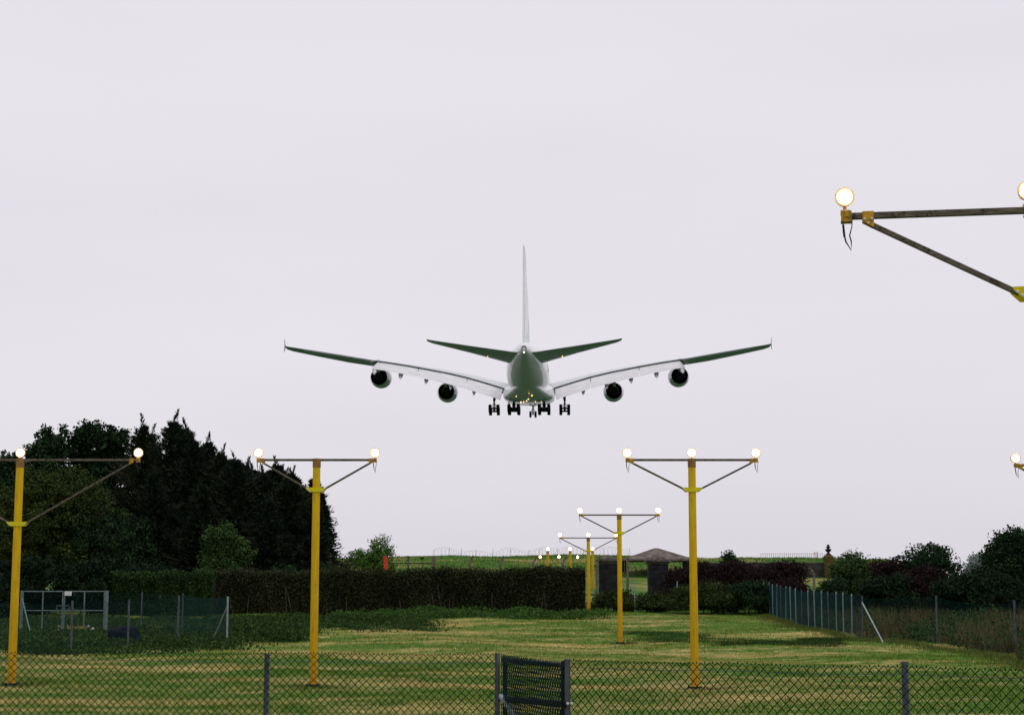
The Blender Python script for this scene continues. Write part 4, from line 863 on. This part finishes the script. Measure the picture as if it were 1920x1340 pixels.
broadleaf('hawthorn_tree', 1742, 1012, 112, 165, 'spreading hawthorn with ragged top standing beside the distant pale tree', M['bl'], nl=9, nclump=620, nleaf=28, ln=.18, wd=.11, low=.05, cr_=.42)
broadleaf('oak_tree', 1912, 984, 108, 150, 'big dark leafy tree cut by the right edge of the picture', M['bl'], nl=13, nclump=1500, nleaf=32, ln=.2, wd=.12, low=.02)
broadleaf('bush', 1845, 1064, 106, 180, 'low dark bushes between the hawthorn and the big tree at the right edge', M['bld'], nl=8, nclump=800, nleaf=30, ln=.18, wd=.11, low=.0, cat='bush')
t = broadleaf('distant_tree', 1833, 1033, 760, 44, 'distant haze paled grey green tree between the two right hand trees', mat('hazed_distant_leaves', (.15, .20, .17), (.30, .34, .31), scale=.3, island=.3, spec=.1), nl=6, nclump=300, nleaf=26, ln=1.0, wd=.7, low=.4, cr_=2.0)  # fading through haze is painted into the pale leaf colour

# ------------------------------------------------------------------ rough growth
def weedcards(name, label, mt, X, Y, h, ln, wd, leafs=1):
    n = len(X); hh = .35 + .65 * np.abs(np.sin(X * .83 + 1.3 * np.sin(Y * .5)) * np.sin(Y * .61 + X * .2)); Z = gz(X, Y) + h * 1.25 * hh * rng.random(n) ** 1.2; U = unit(n); U[:, 2] = np.abs(U[:, 2]) + .4; U /= np.linalg.norm(U, axis=1, keepdims=True)
    V, Fc = cards(np.stack([X, Y, Z], 1), U, ln * rng.uniform(.5, 1.4, n), wd * rng.uniform(.5, 1.3, n)); o = npmesh(name, V, Fc, mt); tag(o, label, 'weeds', kind='stuff'); return o
def strip(n, p0, p1, Y0, Y1, clump=60, spread=.6):
    px = rng.uniform(p0, p1, clump); Yc = rng.uniform(Y0, Y1, clump); X = (px - 960) / 3244 * Yc; i = rng.integers(0, clump, n); s = spread * rng.uniform(.4, 1.2, clump)
    return X[i] + rng.normal(0, 1, n) * s[i], Yc[i] + rng.normal(0, .7, n) * s[i]
M['weed'] = leafmat('green_weeds', (.018, .052, .010), (.06, .125, .025), 1.2)
M['weedd'] = leafmat('dark_green_weeds', (.010, .028, .007), (.04, .08, .018), 1.2)
M['straw'] = leafmat('pale_straw_stalks', (.06, .055, .025), (.16, .12, .055), .7)
M['fringe'] = leafmat('fringe_grass', (.035, .085, .012), (.14, .14, .04), 1.3)
M['dry'] = leafmat('dry_brown_stalks', (.03, .03, .012), (.12, .085, .038), .5)
X, Y = strip(22000, 640, 1110, 102.5, 107.5, 90, .8); weedcards('weeds', 'leafy green weeds along the foot of the brown hedge', M['weed'], X, Y, .5, .16, .07)
X, Y = strip(22000, 430, 800, 86, 101, 90, .8); weedcards('weeds', 'dark green nettles and long grass between the hedge and the lawn', M['weedd'], X, Y, .4, .16, .06)
X, Y = strip(16000, 440, 560, 78, 92, 60, .8); weedcards('weeds', 'dense dark green weeds beside the enclosure fence', M['weedd'], X, Y, .6, .18, .07)
X, Y = strip(60000, -40, 430, 66, 102, 320, 1.0); weedcards('weeds', 'overgrown dark weeds inside the wire enclosure', M['weedd'], X, Y, .38, .16, .06)
V, Fc = blades(*strip(7000, 1180, 1335, 76, 86, 34, .4), .17, .03, .9); o = npmesh('grass_tuft', V, Fc, M['weed']); tag(o, 'long dark green grass at the foot of the second centre mast', 'grass', kind='stuff')
V, Fc = blades(*strip(8000, 1360, 1590, 71, 81, 40, .5), .16, .03, .9); o = npmesh('grass_tuft', V, Fc, M['weedd']); tag(o, 'long dark grass in the hollow right of the centre masts', 'grass', kind='stuff')
def right_field(n, xa, Ya, Yb):
    Y = rng.uniform(Ya, Yb, n); xf = np.interp(Y, [58, 65.5, 73, 80.6, 92, 112], [16.8, 18.9, 17.9, 16.3, 15.8, 16.4]); return xf + .1 + rng.random(n) ** 1.1 * 26, Y
def patchy(X, Y, thr, ph=0): k = np.sin(X * .9 + ph) * np.sin(Y * .35 + ph * 2) + .6 * np.sin(X * 2.3 + Y * .8 + ph) + rng.normal(0, .5, len(X)); m = k > thr; return X[m], Y[m]
X, Y = patchy(*right_field(110000, 0, 58, 112), .1); V, Fc = blades(X, Y, .85 * (.55 + .45 * np.sin(X * 1.7) * np.sin(Y * .6)), .04, .4); o = npmesh('rough_grass', V, Fc, M['dry']); tag(o, 'tall dry brown grass and dock behind the sparse wire fence', 'grass', kind='stuff')
X, Y = patchy(*right_field(90000, 0, 57, 112), .0, 2.0); weedcards('weeds', 'dark green brambles and nettles mixed through the brown grass', M['weedd'], X, Y, .75, .2, .09)
X, Y = patchy(*right_field(30000, 0, 57, 112), .5, 4.0); V, Fc = blades(X, Y, .85, .03, .5); o = npmesh('rough_grass', V, Fc, M['straw']); tag(o, 'pale seeding grass stalks standing above the weeds', 'grass', kind='stuff')
X = np.interp(Yv := rng.uniform(54, 108, 9000), [54, 65.5, 73, 80.6, 92, 112], [16.3, 18.2, 17.2, 15.9, 15.4, 16.2]) - rng.exponential(.35, 9000); V, Fc = blades(X, Yv, .2, .028, .9); o = npmesh('rough_grass', V, Fc, M['fringe']); tag(o, 'dry uncut grass fringe along the foot of the green fence', 'grass', kind='stuff')
X = rng.uniform(-45, 45, 60000); Y = rng.uniform(150, 186, 60000); V, Fc = blades(X, Y, .16, .09, .8); o = npmesh('hill_grass', V, Fc, M['blade']); tag(o, 'long grass covering the rise beyond the hedge', 'grass', kind='stuff')

# ------------------------------------------------------------------ small things in the enclosure
p = hit(245, 1206); mb = MB(); s_ = p.y / 3244
a = [(-32, 0, 0), (32, 0, 0), (30, 14, 0), (-31, 14, 0)]
def q(px, py, dy=0): v = at(px, py, p.y + dy); return v - Vector((p.x, p.y, gzf(p.x, p.y)))
B0 = [q(213, 1203, -.3), q(226, 1208, -.6), q(276, 1207, -.6), q(278, 1202, .2), q(268, 1200, 1.0), q(216, 1199, 1.0)]
T0 = [q(214, 1187, -.2), q(230, 1190, -.5), q(262, 1190, -.45), q(271, 1187, .1), q(269, 1180, .6), q(236, 1178, .6)]
B0 = [Vector((v.x, v.y, -.02)) for v in B0]
mb.add(B0 + T0 + [q(239, 1181, .1), q(266, 1182, .1)], [(0, 1, 7, 6), (1, 2, 8, 7), (2, 3, 9, 8), (3, 4, 10, 9), (4, 5, 11, 10), (5, 0, 6, 11), (6, 7, 12), (7, 8, 13, 12), (8, 9, 13), (9, 10, 13), (10, 11, 12, 13), (11, 6, 12)])
o_ = mb.build('covered_crate', mat('black_plastic_sheet', (.002, .003, .005), (.010, .013, .020), rough=.8, scale=3, spec=.05), bevel=.02); o_.location = (p.x, p.y - 1.2, gzf(p.x, p.y) + .15); tag(o_, 'low crate covered with shiny black plastic sheet inside the enclosure', 'crate')
for px, py, sz, c, lb in ((166, 1186, .16, (.3, .3, .5), 'bluish scrap of litter in the weeds before the double gate'), (174, 1189, .14, (.5, .5, .4), 'pale litter scrap beside the bluish one'), (107, 1191, .12, (.3, .4, .3), 'pale green litter scrap in the weeds near the leftmost mast')):
    p = hit(px, py); mb = MB(); k = 7; pts_ = [(math.cos(i * math.tau / k) * sz * random.uniform(.6, 1.1), math.sin(i * math.tau / k) * sz * random.uniform(.6, 1.1), random.uniform(0, .1)) for i in range(k)]
    mb.add(pts_ + [(0, 0, sz * 1.1)], [(i, (i + 1) % k, k) for i in range(k)]); o_ = mb.build('litter', mat('litter', c, tuple(v * .7 for v in c), scale=9)); o_.location = (p.x, p.y, gzf(p.x, p.y) + .22); tag(o_, lb, 'litter')
p = hit(557, 1180); mb = MB(); mb.box((0, 0, .22), (.85, .5, .05), rot=Euler((R(25), R(10), 0)).to_matrix()); mb.bar((-.9, 0, .38), (-.5, 0, .3), .05, .04); mb.bar((-.5, 0, .3), (.1, .1, .36), .05, .04); o_ = mb.build('metal_scrap', M['galv']); o_.location = (p.x, p.y, gzf(p.x, p.y)); tag(o_, 'bent grey metal scrap lying in the weeds left of the second mast', 'scrap')


SX, SY = [], []
for px, dx in ((594, 0), (38, 0), (1297, .35), (1161, .2)):
    b_ = at(px, 1119, YA if px != 1161 else YB); SX.append(b_.x + dx + rng.normal(0, .38, 900)); SY.append(b_.y + rng.normal(0, .35, 900))
V, Fc = blades(np.concatenate(SX), np.concatenate(SY), .045, .035, 2.0); o = npmesh('worn_grass', V, Fc, mat('dead_brown_grass', (.02, .014, .008), (.09, .06, .03), scale=3)); tag(o, 'worn brown dead grass round the feet of the nearest masts', 'grass', kind='stuff')
